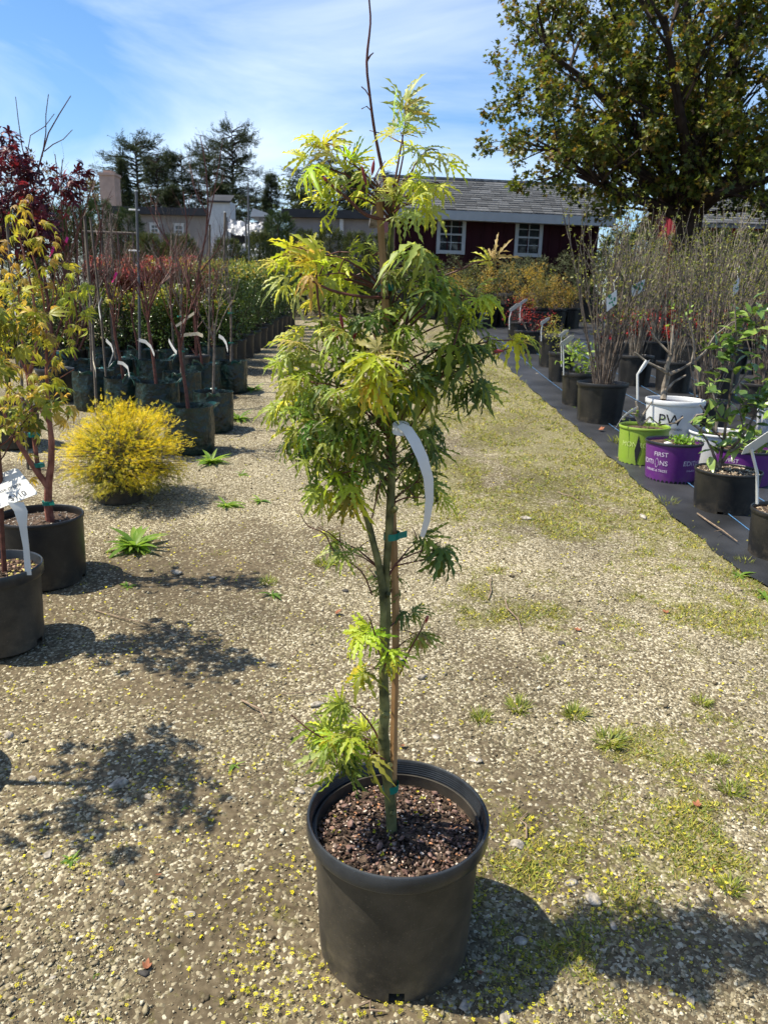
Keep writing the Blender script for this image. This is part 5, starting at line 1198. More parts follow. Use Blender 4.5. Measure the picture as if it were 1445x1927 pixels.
# torn lime pot
root, c, r, h, fa, rf = lettered_pot(1203, 880, 94, 800, 'lime', 'torn lime green pot with a drooping bare plant', [('MONROVIA', .19, -.1, .50, 'inklime')], name='potted_plant', cat='potted plant', rim='lime', taper=.9, soil_frac=.9, teeth=12)
mb = MB(); T_ = [(-.30, .84), (-.36, .6), (-.42, .42), (-.36, .2), (-.30, .06), (-.25, .22), (-.17, .45), (-.24, .65)]
mb.add([((rf(z * h) + .003) * math.cos(fa + a + .12), (rf(z * h) + .003) * math.sin(fa + a + .12), z * h) for a, z in T_], [tuple(range(8))]); mb.build('tear', M['ink'], root, False)
P_ = lambda a, b, dy=0: at(a, b, c.y + dy) - c; mb = MB()
for rows in ([(1205, 800, 4), (1198, 785, 4), (1200, 768, 3), (1196, 755, 2)], [(1205, 800, 3), (1222, 785, 2), (1240, 800, 2), (1270, 796, 2), (1285, 785, 1.5)], [(1200, 780, 2), (1182, 778, 1.6), (1170, 790, 1.2)], [(1203, 790, 2), (1216, 770, 1.6), (1226, 756, 1)]): mb.tube([P_(a, b, -.03) for a, b, _ in rows], [px2m(c, w) for _, _, w in rows], 6)
mb.build('stems', M['twiggrey'], root)
clumps([(tuple(P_(a, b, -.03)), .025) for a, b in ((1180, 785), (1225, 795), (1245, 790), (1220, 802), (1190, 775))], 5, .026, GREEN, OVAL, leafA, name='young_leaves', parent=root)
b_ = at(1158, 805, c.y - .1); strip_tag('strip_tag', 'white strip tag arching over the rim of the torn lime pot', [at(1197, 768, c.y - .06), at(1182, 776, c.y - .08), at(1168, 788, c.y - .1), b_], px2m(b_, 8), (.4, -.1, .9))
root, c, r, h, fa, rf = lettered_pot(1345, 888, 116, 812, 'white', 'second white lettered pot behind the purple pot, holding bare twigs', [('PROVEN', .10, .28, .50, 'ink'), ('WINNERS', .10, .28, .38, 'ink')], name='potted_plant', cat='potted plant', taper=.84, soil_frac=.86)
P_ = lambda a, b, dy=0: at(a, b, c.y + dy) - c; mb = MB()
for rows in ([(1325, 815, 3), (1300, 795, 3), (1310, 782, 2.6), (1330, 778, 2)], [(1345, 815, 3), (1352, 770, 2.4), (1340, 740, 2), (1350, 700, 1.4)], [(1345, 815, 3), (1330, 780, 2), (1316, 762, 1.4)]): mb.tube([P_(a, b) for a, b, _ in rows], [px2m(c, w) for _, _, w in rows], 6)
mb.build('stems', M['twiggrey'], root)
root, c, r, h, fa, rf = lettered_pot(1392, 920, 112, 842, 'purple', 'second purple lettered pot half hidden behind the glossy leafed shrub', [('FIRST', .155, -.42, .66, 'inkpale'), ('EDITIONS', .17, -.45, .44, 'inkpale')], rim='rim', name='potted_plant', cat='potted plant')
clumps([((rng.gauss(0, .06), rng.gauss(0, .06), h + rng.uniform(0, .1)), .03) for _ in range(20)], 6, .04, GREEN, OVAL, leafGloss, name='foliage', parent=root)
root, c, r, h, fa, rf = lettered_pot(1452, 838, 74, 772, 'white', 'white pot at the right edge behind the glossy shrub', [], name='potted_plant', cat='potted plant')
clumps([((rng.gauss(0, .06), rng.gauss(0, .06), h + rng.uniform(0, .25)), .04) for _ in range(26)], 6, .05, GREEN, OVAL, leafGloss, name='foliage', parent=root)
# pot cut by the right edge
root, c, r, h, fa, rf = lettered_pot(1462, 1066, 128, 958, 'pot', 'black pot cut off by the right edge at the front of the cloth', [], name='potted_plant', cat='potted plant', taper=.9, rim_frac=.08)
mulch(root, r * .9, h * .9, 300, .004, .010, [(.30, .22, .14), (.18, .12, .08), (.4, .32, .22)])
P_ = lambda a, b, dy=0: at(a, b, c.y + dy) - c; mb = MB(); mb.tube([P_(1470, 950), P_(1466, 880), P_(1475, 800), P_(1470, 700)], [.008, .007, .006, .004], 7); mb.build('stems', M['twigbare'], root)
clumps([(tuple(P_(1480 + rng.gauss(0, 22), rng.uniform(640, 860), rng.gauss(0, .06))), .04) for _ in range(22)], 7, .05, GREEN, OVAL, leafGloss, parent=root)
# spade shaped white labels on stems
def spade(px, py, w, px0, py0, Y, label):
    b = at(px0, py0, Y); o = empty('plant_label', b, label, 'label'); q = lambda a, b_, dy=0: at(a, b_, Y + dy) - b; k = px2m(b, 1)
    mb = MB(); mb.tube([q(px0, py0), q(px0, (py + py0) / 2), q(px - w * .25, py + w * .2, -.01)], k * max(1.1, w * .045), 6); mb.build('stem', M['tag'], o)
    mb = MB(); u = Vector((.85, .1, .52)).normalized() * w * k * .62; v = Vector((.5, .55, -.66)).normalized() * w * k * .30; cc = q(px, py, -.012); n_ = u.cross(v).normalized() * .0008
    ring = [(-1, .3), (-.75, -.5), (.5, -.85), (1, -.2), (.75, .55), (-.4, .9)]
    V = [cc + u * a + v * b_ + n_ * s for s in (1, -1) for a, b_ in ring]; mb.add(V, [tuple(range(6)), tuple(range(11, 5, -1))] + [(i, 6 + i, 6 + (i + 1) % 6, (i + 1) % 6) for i in range(6)]); mb.build('plate', M['tag'], o, False)
YR = potspot(1462, 1066, 128)[0].y
spade(1428, 832, 62, 1424, 948, YR - .1, 'large white spade shaped label on a long stem at the right edge')
spade(1066, 641, 26, 1060, 706, potspot(1084, 768, 66)[0].y - .1, 'white spade shaped label nearest of those along the cloth edge')
spade(1060, 627, 18, 1056, 690, potspot(1084, 768, 66)[0].y + .5, 'small white label right behind the nearest spade label')
spade(1025, 604, 18, 1018, 642, potspot(1034, 694, 50)[0].y - .1, 'white label in the tall black pot at the cloth edge')
spade(968, 578, 20, 958, 620, potspot(995, 668, 62)[0].y - .2, 'white label at the left of the red barberry bush')
spade(984, 568, 16, 978, 606, potspot(995, 668, 62)[0].y + .4, 'smaller white label above the red barberry bush')
# hanging diamond tags with green print
for k, (px, py, w, hh, Y, lab) in enumerate(((1150, 566, 20, 42, 6.0, 'white diamond tag with green print on the nearest twiggy shrub'), (1200, 542, 26, 34, 7.0, 'greenish diamond tag turned away in the second twiggy shrub'), (1384, 540, 12, 36, 6.4, 'thin white diamond tag seen edge on above the glossy shrub'))):
    b = at(px, py, Y); o = empty('diamond_tag', b, lab, 'tag'); q = lambda a, b_, dy=0: at(px + a, py + b_, Y + dy) - b
    ring = [(-w * .5, -hh * .12), (w * .5, -hh * .5), (w * .5, hh * .12), (-w * .45, hh * .5)]
    mb = MB(); V = [q(a, b_, s) for s in (0, .002) for a, b_ in ring]; mb.add(V, [(0, 1, 2, 3), (7, 6, 5, 4)] + [(i, 4 + i, 4 + (i + 1) % 4, (i + 1) % 4) for i in range(4)]); mb.build('plate', M['tag'], o, False)
    mb = MB()
    for j in range(9 if k != 2 else 4):
        a, b_ = rng.uniform(-.32, .32) * w, rng.uniform(-.26, .22) * hh; s = w * .11; mb.add([q(a - s, b_, -.002), q(a, b_ - s * 1.6, -.002), q(a + s, b_ - s * .4, -.002), q(a + s * .2, b_ + s, -.002)], [(0, 1, 2, 3)])
    mb.build('print', M['inkgreen'], o, False)['kind'] = 'stuff'
    mb = MB(); mb.tube([q(w * .3, -hh * .4), q(w * .2, -hh * .8, .03), q(w * .6, -hh * 1.1, .05)], .0012, 4); mb.build('string', M['tag'], o)

# ================================================================== RED SHED
def window_part(parent, x0, x1, z0, z1, y, nmx=2, nmz=4):
    """double hung window in a wall that faces -Y at local y; window > frame, muntin, pane"""
    t = .09; mb = MB(); yf = y - .035
    mb.box(x0 - t, x0, yf, y - .002, z0 - t, z1 + t); mb.box(x1, x1 + t, yf, y - .002, z0 - t, z1 + t)
    mb.box(x0 - .001, x1 + .001, yf + .003, y - .002, z1, z1 + t - .004); mb.box(x0 - .001, x1 + .001, yf - .004, y - .002, z0 - t + .004, z0)
    mb.box(x0 - t - .03, x1 + t + .03, yf - .02, y - .003, z1 + t, z1 + t + .035)
    win = mb.build('window', M['trim'], parent, False)
    zm = (z0 + z1) / 2; mb = MB(); mb.box(x0, x1, y - .03, y - .004, zm - .02, zm + .02); mb.build('meeting_rail', M['trim'], win, False)
    for k in range(1, nmx):
        x = x0 + (x1 - x0) * k / nmx; mb = MB(); mb.box(x - .009, x + .009, y - .024, y - .006, z0, z1); mb.build('muntin', M['trim'], win, False)
    for k in range(1, nmz):
        if k == nmz // 2: continue
        z = z0 + (z1 - z0) * k / nmz; mb = MB(); mb.box(x0, x1, y - .022, y - .008, z - .009, z + .009); mb.build('muntin', M['trim'], win, False)
    for k in range(2):
        a, b = (z0, zm - .02) if k == 0 else (zm + .02, z1); mb = MB(); mb.box(x0, x1, y - .012, y - .0035, a, b); mb.build('pane', M['glass'], win, False)
def shingles(parent, p0, ux, uy, nx, ny, w, hgt, name='shingles', material=None):
    """overlapping shingle slabs on a roof plane: p0 lower left, ux along the eave, uy up the slope"""
    ux, uy = Vector(ux).normalized(), Vector(uy).normalized(); n = ux.cross(uy).normalized(); V, Fc, C = [], [], []
    for j in range(ny):
        off = rng.uniform(0, w)
        for i in range(-1, nx + 1):
            a = max(0, i * w + off - w * .5); b = min(nx * w, (i + 1) * w + off - w * .5 - .008)
            if b <= a + .01: continue
            y0 = j * hgt + rng.uniform(-.012, .0); q = len(V); t = rng.uniform(.012, .026); e = p0 + uy * (y0 + hgt * 1.15)
            l0 = p0 + uy * y0
            V += [l0 + ux * a + n * t, l0 + ux * b + n * t, e + ux * b + n * .004, e + ux * a + n * .004, l0 + ux * a, l0 + ux * b]
            Fc += [(q, q + 1, q + 2, q + 3), (q + 4, q + 5, q + 1, q)]
            v = rng.choice((.7, .85, 1, 1.15, 1.35)); C += [(.105 * v, .108 * v, .112 * v)] * 6
    me = mesh_np(name, [tuple(v) for v in V], Fc, C, False, material or attrM); o = link(name, me, parent); o['kind'] = 'stuff'; return o
def red_shed():
    YS = 20.0; pL = at(742, 470, YS); ang = R(-4)
    zb = zg(YS); X0 = pL.x
    root = empty('red_shed', (X0, YS, zb), 'dark red board and batten shed with grey shingle roof and white windows', 'shed', rz=ang)
    root.rotation_euler.z = R(7)
    ca = math.cos(R(7))
    Lx = (at(1122, 470, YS + .65).x - X0) / ca; D = 3.6
    def zz(px, py): return at(px, py, YS + .3).z - zb
    ze = zz(980, 399); zr_y = YS + D / 2 + .3; zr = at(980, 342, zr_y).z - zb
    mb = MB(); mb.box(0, Lx, 0, D, -.6, ze); wall = mb.build('wall', M['redwall'], root, False)
    x = .15
    while x < Lx:
        mb = MB(); mb.box(x - .02, x + .02, -.022, -.001, -.3, ze - .02); mb.build('batten', M['redwall'], wall, False); x += .30
    for xa in (-.002, Lx - .118):
        mb = MB(); mb.box(xa, xa + .12, -.03, -.0015, -.3, ze - .01); mb.build('corner_board', M['redwall'], wall, False)
    # roof
    ov = .28; mb = MB(); sl = (zr - ze) / (D / 2); y0, z0 = -ov, ze - ov * sl + .1
    zr2 = zr
    V = [(-.3, y0, z0), (Lx + .3, y0, z0), (Lx + .3, D / 2, zr2), (-.3, D / 2, zr2), (-.3, D + ov, z0), (Lx + .3, D + ov, z0)]
    V2 = [(a, b, c - .10) for a, b, c in V]
    mb.add(V + V2, [(0, 1, 2, 3), (3, 2, 5, 4), (6, 9, 8, 7), (9, 10, 11, 8), (0, 3, 9, 6), (3, 4, 10, 9), (1, 7, 8, 2), (2, 8, 11, 5), (4, 5, 11, 10), (0, 6, 7, 1)]); rf = mb.build('roof', M['shingle'], root, False)
    mb = MB(); mb.box(-.31, Lx + .31, y0 - .03, y0 - .001, z0 - .22, z0 - .004); mb.build('fascia', M['trim'], rf, False)
    mb = MB(); mb.box(-.29, Lx + .29, y0, -.032, z0 - .215, z0 - .195); mb.build('soffit', M['trim'], rf, False)
    up = Vector((0, D / 2 - y0, zr2 - z0)); shingles(rf, Vector((-.3, y0 - .02, z0 + .003)), (1, 0, 0), up, int((Lx + .6) / .28), int(up.length / .155), (Lx + .6) / int((Lx + .6) / .28), .155)
    mb = MB(); mb.box(-.3, Lx + .3, D / 2 - .1, D / 2 + .1, zr2 - .03, zr2 + .03); mb.build('ridge_cap', M['shingle'], rf, False)
    # gable triangles
    for xa in (0.002, Lx - .042):
        mb = MB(); mb.add([(xa, 0, ze), (xa, D, ze), (xa, D / 2, zr2 - .12), (xa + .04, 0, ze), (xa + .04, D, ze), (xa + .04, D / 2, zr2 - .12)], [(0, 2, 1), (3, 4, 5), (0, 3, 5, 2), (1, 2, 5, 4)]); mb.build('gable', M['redwall'], wall, False)
    def lx(px): d = ray(px, 440); t_ = None; n_ = Vector((math.sin(R(7)), -math.cos(R(7)), 0)); t_ = (root.location - CAM).dot(n_) / d.dot(n_); p = CAM + d * t_; return (p.x - X0) / ca
    for pa, pb in ((828, 869), (975, 1014)):
        window_part(root, lx(pa), lx(pb), zz(850, 472), zz(850, 412), 0)
    return root
red_shed()
def barn():
    YS = 21.5; p = at(1296, 470, YS); zb = zg(YS)
    root = empty('red_barn', (p.x, YS, zb), 'red barn with grey shingle roof behind the big tree', 'barn')
    Lx = 7.0; D = 3.6; z0 = at(1380, 424, YS).z - zb; z1 = at(1380, 362, YS + D / 2).z - zb
    mb = MB(); mb.box(0, Lx, 0, D, -.6, z0 + .1); wall = mb.build('wall', M['redwall2'], root, False)
    mb = MB(); mb.add([(0, .002, z0 + .1), (0, D - .002, z0 + .1), (0, D / 2, z1 - .08), (.05, .002, z0 + .1), (.05, D - .002, z0 + .1), (.05, D / 2, z1 - .08)], [(0, 2, 1), (3, 4, 5), (0, 3, 5, 2), (1, 2, 5, 4)]); gab = mb.build('gable', M['redwall2'], wall, False)
    for k in range(12):
        y = .15 + .3 * k; zt = z0 + .05 + (z1 - z0) * (1 - abs(y - D / 2) / (D / 2)); mb = MB(); mb.box(-.022, -.001, y - .02, y + .02, -.3, zt - .15); mb.build('batten', M['redwall2'], wall, False)
    ov = .3; sl = (z1 - z0) / (D / 2 + ov); V = [(-.35, -ov, z0), (Lx + .3, -ov, z0), (Lx + .3, D / 2, z1), (-.35, D / 2, z1), (-.35, D + ov, z0), (Lx + .3, D + ov, z0)]
    mb = MB(); mb.add(V + [(a, b, c - .1) for a, b, c in V], [(0, 1, 2, 3), (3, 2, 5, 4), (6, 9, 8, 7), (9, 10, 11, 8), (0, 6, 7, 1), (1, 7, 8, 2), (2, 8, 11, 5), (4, 5, 11, 10), (3, 9, 6, 0), (4, 10, 9, 3)]); rf = mb.build('roof', M['shingle'], root, False)
    up = Vector((0, D / 2 + ov, z1 - z0)); nx = int((Lx + .65) / .28); shingles(rf, Vector((-.35, -ov - .02, z0 + .004)), (1, 0, 0), up, nx, int(up.length / .155), (Lx + .65) / nx, .155)
barn()

# ================================================================== BIG TREE
def big_tree():
    Y = 14.0; p = at(1292, 470, Y); base = Vector((p.x, Y, zg(Y)))
    root = empty('maple_tree', base, 'large spreading maple tree with dense green and bronze leaves at upper right', 'tree')
    P = lambda a, b, dy=0: at(a, b, Y + dy) - base
    mb = MB(); tips = []; rg = random.Random(77); nodes = []
    k = px2m(base, 1)
    mb.tube([(0, 0, -.1), P(1294, 520), P(1294, 460), P(1295, 420), P(1298, 395)], [k * 30, k * 25, k * 22, k * 23, k * 26], 12)
    LIMB = [[(1295, 410, 0, 17), (1262, 370, -.2, 14), (1225, 340, -.4, 11), (1160, 300, -.7, 7), (1080, 260, -.9, 4)], [(1297, 400, 0, 18), (1245, 310, .2, 13), (1220, 230, .4, 10), (1190, 130, .6, 7), (1160, 40, .8, 4)], [(1300, 395, 0, 19), (1305, 320, 0, 16), (1310, 240, .1, 13), (1300, 120, .2, 9), (1290, 0, .3, 6), (1280, -120, .3, 3)],
            [(1303, 395, 0, 16), (1340, 310, .2, 13), (1362, 220, .3, 11), (1380, 100, .4, 8), (1400, -30, .5, 4)], [(1305, 400, 0, 15), (1370, 340, -.3, 12), (1430, 290, -.5, 9), (1500, 220, -.7, 5)], [(1302, 405, 0, 13), (1350, 365, -.8, 10), (1420, 345, -1.2, 7), (1500, 320, -1.5, 4)], [(1292, 412, 0, 12), (1230, 385, -.6, 9), (1165, 362, -.8, 6), (1085, 330, -1.0, 3)],
            [(1250, 320, .2, 9), (1180, 230, -.2, 7), (1100, 150, -.5, 5), (1020, 90, -.6, 3)], [(1262, 370, -.2, 9), (1190, 300, .8, 7), (1100, 290, 1.1, 4), (1020, 280, 1.3, 2)], [(1300, 380, 0, 12), (1290, 280, -1.0, 9), (1270, 160, -1.6, 6), (1250, 30, -1.9, 3)], [(1310, 360, .2, 12), (1330, 260, 1.2, 9), (1340, 140, 1.8, 5)]]
    lims = []
    for L_ in LIMB:
        pts = [P(a, b, d) for a, b, d, _ in L_]; lims.append(pts); mb.tube(pts, [k * w for *_, w in L_], 8)
        for i in range(1, len(pts)):
            for j in range(4):
                q = pts[i - 1].lerp(pts[i], rg.random()); d = (pts[i] - pts[i - 1]).normalized() + Vector((rg.gauss(0, .7), rg.gauss(0, .7), rg.gauss(.1, .4)))
                stems(mb, q, d, rg.uniform(.7, 1.2), k * 3.2, 1, tips, rg, .6, .1, (2, 3), 3, 4, .7, .5, nodes)
    mb.build('trunk', M['twigdark'], root)
    # crown clumps
    cc = P(1286, 105); rx, ry, rz = k * 336, k * 330, k * 318; cen = []
    tries = 0
    while len(cen) < 560 and tries < 9000:
        tries += 1; u = np.array([rg.uniform(-1, 1) for _ in range(3)]); q = np.linalg.norm(u)
        if q > 1 or q < .15 or rg.random() > q ** 1.2 + .12: continue
        v = Vector(u); bump = 1 + .10 * noise.noise(v * 2.3 + Vector((3, 1, 7))) + .05 * noise.noise(v * 5)
        w = Vector((u[0] * rx * bump, u[1] * ry * bump, u[2] * rz * bump)) + cc
        if w.z < P(1200, 400).z + max(0, (cc.x - w.x) / rx - .25) * 2.0 + .35 * noise.noise(Vector((w.x * 1.1, w.y * 1.1, 4))) + rg.uniform(-.12, .12): continue
        cen.append((tuple(w), k * rg.uniform(16, 30)))
    for p_, d in tips: cen.append((tuple(p_), k * 20))
    GT = [(.06, .085, .016), (.08, .11, .018), (.12, .15, .024), (.045, .065, .014), (.18, .19, .03), (.10, .13, .02), (.14, .12, .024), (.17, .11, .028), (.15, .18, .03)]
    SH = []
    for q in range(4):
        half = [(0, 0), (.28, .05), (.54, .2), (.30, .36), (.5, .74), (.17, .62)]; out = half + [(0, 1.02)] + [(-x, y) for x, y in half[:0:-1]]; fo, be = rg.uniform(.1, .5), rg.uniform(0, .5)
        SH.append(([(0, .42, 0)] + [(x * rg.uniform(.85, 1.15), y, abs(x) * fo - be * y * y + rg.gauss(0, .04)) for x, y in out], [(0, 1 + i, 1 + (i + 1) % 12) for i in range(12)]))
    clumps(cen, 46, .080, GT, SH, leaf_mat('leaf_crown', trans=.46, rough=.42, spec=.35), name='crown', parent=root, up=-.1, shell=.15, var=.3)
big_tree()

# ================================================================== FAR BACKGROUND
def box_thing(name, label, cat, px0, px1, ytop, Y, depth, material, roofm=None, over=.3, flat=True, windows=(), base_z=None, extra=None):
    a, b = at(px0, 480, Y), at(px1, 480, Y); zb = zg(Y) - .3; H_ = at((px0 + px1) / 2, ytop, Y).z - zb
    root = empty(name, (a.x, Y, zb), label, cat); Lx = b.x - a.x; mb = MB(); mb.box(0, Lx, 0, depth, 0, H_); mb.build('wall', material, root, False)
    if roofm:
        mb = MB(); mb.box(-over, Lx + over, -over, depth + over, H_, H_ + .32); r_ = mb.build('roof', roofm, root, False)
    for (u0, v0, u1, v1) in windows:
        c = Y / F; x0, x1 = at(u0, v0, Y).x - a.x, at(u1, v0, Y).x - a.x; z0, z1 = at(u0, v1, Y).z - zb, at(u0, v0, Y).z - zb
        window_part(root, x0, x1, z0, z1, 0, 2, 2)
    return root, Lx, H_, zb
box_thing('grey_house', 'low grey stucco house with dark flat roof behind the bare trees at left', 'house', 232, 392, 405, 38, 7, M['stucco'], M['darkroof'], windows=((286, 424, 297, 436), (331, 425, 343, 440)))
root, Lx, H_, zb = box_thing('grey_house', 'low grey stucco wing with a white downpipe left of the maple trunk', 'house', 545, 742, 412, 34, 8, M['stucco'], M['darkroof'])
x = at(643, 430, 34).x - root.location.x; mb = MB(); mb.tube([(x, -.08, H_ - .02), (x, -.08, 0)], .09, 8); mb.build('downpipe', M['trim'], root)
x = at(585, 430, 34).x - root.location.x; mb = MB(); mb.box(x - .9, x + .9, -.35, -.01, H_ - .78, H_ - .66); mb.build('awning_board', M['trim'], root, False)
root, Lx, H_, zb = box_thing('roof_tower', 'small white square roof tower with a dark sloping top', 'tower', 394, 436, 378, 37, 1.2, M['trim'])
mb = MB(); mb.add([(-.05, -.1, H_), (Lx + .05, -.1, H_), (Lx - .02, 1.25, H_ + .42), (.02, 1.25, H_ + .42), (-.05, -.1, H_ - .08), (Lx + .05, -.1, H_ - .08)], [(0, 1, 2, 3), (4, 5, 1, 0)]); mb.build('top', M['darkroof'], root, False)
root, Lx, H_, zb = box_thing('chimney', 'tall pale pinkish chimney stack behind the evergreens at left', 'chimney', 197, 225, 330, 48, 1.0, M['brickst'])
mb = MB(); mb.box(-.06, Lx + .06, -.06, 1.06, H_, H_ + .15); mb.box(.2, Lx - .2, .2, .8, H_ + .15, H_ + .3); mb.build('cap', M['brickst'], root, False)
# plastic covered greenhouse
def greenhouse():
    Y = 28.0; a, b = at(432, 470, Y), at(502, 470, Y); zb = zg(Y) - .2; root = empty('greenhouse', (a.x, Y, zb), 'low greenhouse wrapped in shiny rumpled plastic sheeting', 'greenhouse'); Lx = b.x - a.x
    zt = at(470, 412, Y).z - zb; zm = at(470, 440, Y).z - zb; zl = at(470, 462, Y).z - zb
    mb = MB(); n = 22
    def sheet(z1, z0, y1, y0, amp):
        V = []
        for j in range(7):
            for i in range(n + 1):
                t = j / 6; u = i / n; V.append((u * Lx + rng.gauss(0, .02), y1 + (y0 - y1) * t + rng.gauss(0, amp), z1 + (z0 - z1) * t + rng.gauss(0, amp * .6) - .1 * math.sin(math.pi * u)))
        mb.add(V, [(j * (n + 1) + i, j * (n + 1) + i + 1, (j + 1) * (n + 1) + i + 1, (j + 1) * (n + 1) + i) for j in range(6) for i in range(n)])
    sheet(zt, zm, .2, -.25, .05); sheet(zl + .1, zl - .5, -.3, -.5, .05); sheet(zt, zt + .1, .2, 2.5, .03); mb.build('plastic_sheet', M['plastic'], root, True, None)
    mb = MB(); mb.box(0, Lx, .3, 2.5, 0, zt - .1); mb.build('bench_body', M['darkroof'], root, False)
    z0, z1 = at(470, 406, Y).z - zb, at(470, 390, Y).z - zb; mb = MB(); mb.add([(.55 * Lx, .2, z0), (1.02 * Lx, .2, z0), (1.02 * Lx, .2, z0 + .12), (.62 * Lx, .2, z1), (.55 * Lx, 2, z0), (1.02 * Lx, 2, z0), (1.02 * Lx, 2, z0 + .12), (.62 * Lx, 2, z1)], [(0, 1, 2, 3), (1, 5, 6, 2), (2, 6, 7, 3), (3, 7, 4, 0), (4, 7, 6, 5)]); mb.build('white_cover', M['trim'], root, False)
    for u in (0, .5, 1):
        mb = MB(); mb.tube([(u * Lx, -.32, 0), (u * Lx, -.32, zt)], .04, 6); mb.build('post', M['metal'], root)
greenhouse()

def conifer_proto(seed, style='cedar'):
    """unit tree 1 m high, crown radius about .28"""
    rg = random.Random(seed); root = empty('conifer_tree', (0, 0, 0), 'x', 'tree'); mb = MB(); mb.tube([(0, 0, 0), (.01, 0, .5), (0, 0, .98)], [.022, .015, .003], 7)
    pos, tip = [], []
    nb = 120
    for k in range(nb):
        z = .25 + .74 * (k / nb) if style == 'spire' else .32 + .66 * (k / nb)
        a = rg.uniform(0, 6.28)
        if style == 'spire': ln = .24 * (1 - z) ** .8 + .02
        else: ln = .30 * math.sin(math.pi * min(1, (1 - z) / .62) ** .75) ** .7 * rg.uniform(.55, 1.1) + .03
        p0 = Vector((0, 0, z)); d = Vector((math.cos(a), math.sin(a), rg.uniform(-.15, .35))).normalized(); p1 = p0 + d * ln; mb.tube([p0, p0.lerp(p1, .5) + Vector((0, 0, .01)), p1], [.005, .003, .001], 3, cap=False)
        for j in range(46):
            t = rg.random() ** .7; q = p0.lerp(p1, .2 + .8 * t); pos.append(tuple(q + Vector((rg.gauss(0, .022), rg.gauss(0, .022), rg.gauss(0, .010))))); dd = d + Vector((rg.gauss(0, .6), rg.gauss(0, .6), rg.gauss(.05, .3))); tip.append(tuple(dd))
    mb.build('trunk', M['twigdark'], root); n = len(pos)
    me = scatter('crown', FROND + NEEDLE, pos, tip, np.tile((0, 0, 1.), (n, 1)) + nrng.normal(0, .4, (n, 3)), nrng.uniform(.028, .058, n), pal([(.028, .042, .022), (.04, .055, .026), (.05, .065, .035)], n, .25), leafDull); o = link('crown', me, root); o['kind'] = 'stuff'
    return root
CP = [conifer_proto(61), conifer_proto(62), conifer_proto(63, 'spire')]
FARC = [(268, 262, 65, 130, 0, 'broad dark cedar with a flat top above the chimney roofline'), (305, 292, 62, 70, 1, 'second dark cedar right of the broad flat topped one'), (350, 288, 64, 85, 1, 'middle dark cedar between the broad one and the tall pair'), (400, 272, 66, 80, 0, 'dark cedar left of the tallest one'), (443, 237, 64, 95, 0, 'tallest dark cedar behind the white roof tower'), (512, 326, 58, 80, 2, 'dense dark spruce behind the greenhouse'), (600, 300, 60, 130, 1, 'dark pine behind the grey wing, left'), (660, 318, 58, 120, 2, 'dark spruce behind the grey wing, middle'), (700, 330, 62, 110, 1, 'dark pine behind the maple top'), (240, 300, 60, 70, 2, 'low dark spruce beside the chimney'), (330, 350, 55, 120, 2, 'low dark spruce behind the grey house'), (420, 345, 57, 120, 2, 'low dark spruce behind the roof tower'), (470, 370, 60, 90, 1, 'low dark pine over the greenhouse')]
for px, yt, Y, wpx, v, lab in FARC:
    b = at(px, 500, Y); zb = zg(Y) - .3; h_ = at(px, yt, Y).z - zb; w_ = wpx * Y / F / .56
    place(CP[v], (b.x, Y, zb), lab, 'tree', 'dark conifers along the skyline', rng.uniform(0, 6), (w_, w_, h_))
# arborvitae: dense upright evergreens
def arbor(px, yb, yt, wpx, Y, label, colors, group=None):
    b = at(px, yb, Y); zb = zg(Y); H_ = at(px, yt, Y).z - zb; r_ = wpx * Y / F / 2; root = empty('evergreen_tree', (b.x, Y, zb), label, 'tree', group); mb = MB(); mb.tube([(0, 0, 0), (0, 0, H_ * .9)], [r_ * .12, .01], 6); mb.build('trunk', M['twigdark'], root)
    n = 2600; t = nrng.random(n); a = nrng.uniform(0, 6.283, n); rr = r_ * np.sqrt(np.clip(1 - (t - .25) ** 2 / .62, .02, 1)) * nrng.uniform(.75, 1.05, n); lump = 1 + .18 * np.sin(3 * a + 9 * t) + .1 * np.sin(7 * a - 15 * t); rr *= lump
    pos = np.stack([rr * np.cos(a), rr * np.sin(a), t * H_], 1); tip = np.stack([np.cos(a) * .6, np.sin(a) * .6, nrng.uniform(.2, 1, n)], 1) + nrng.normal(0, .3, (n, 3)); s = nrng.uniform(.05, .10, n) * (r_ * 2.0) ** .5
    me = scatter('crown', FROND, pos, tip, nrng.normal(0, .6, (n, 3)) + np.array((0, 0, .6)), s * 1.6, pal(colors, n, .25), leafDull); o = link('crown', me, root); o['kind'] = 'stuff'
DG = [(.03, .05, .02), (.04, .065, .022), (.05, .075, .03)]; OG = [(.07, .085, .03), (.09, .10, .035), (.05, .07, .025)]
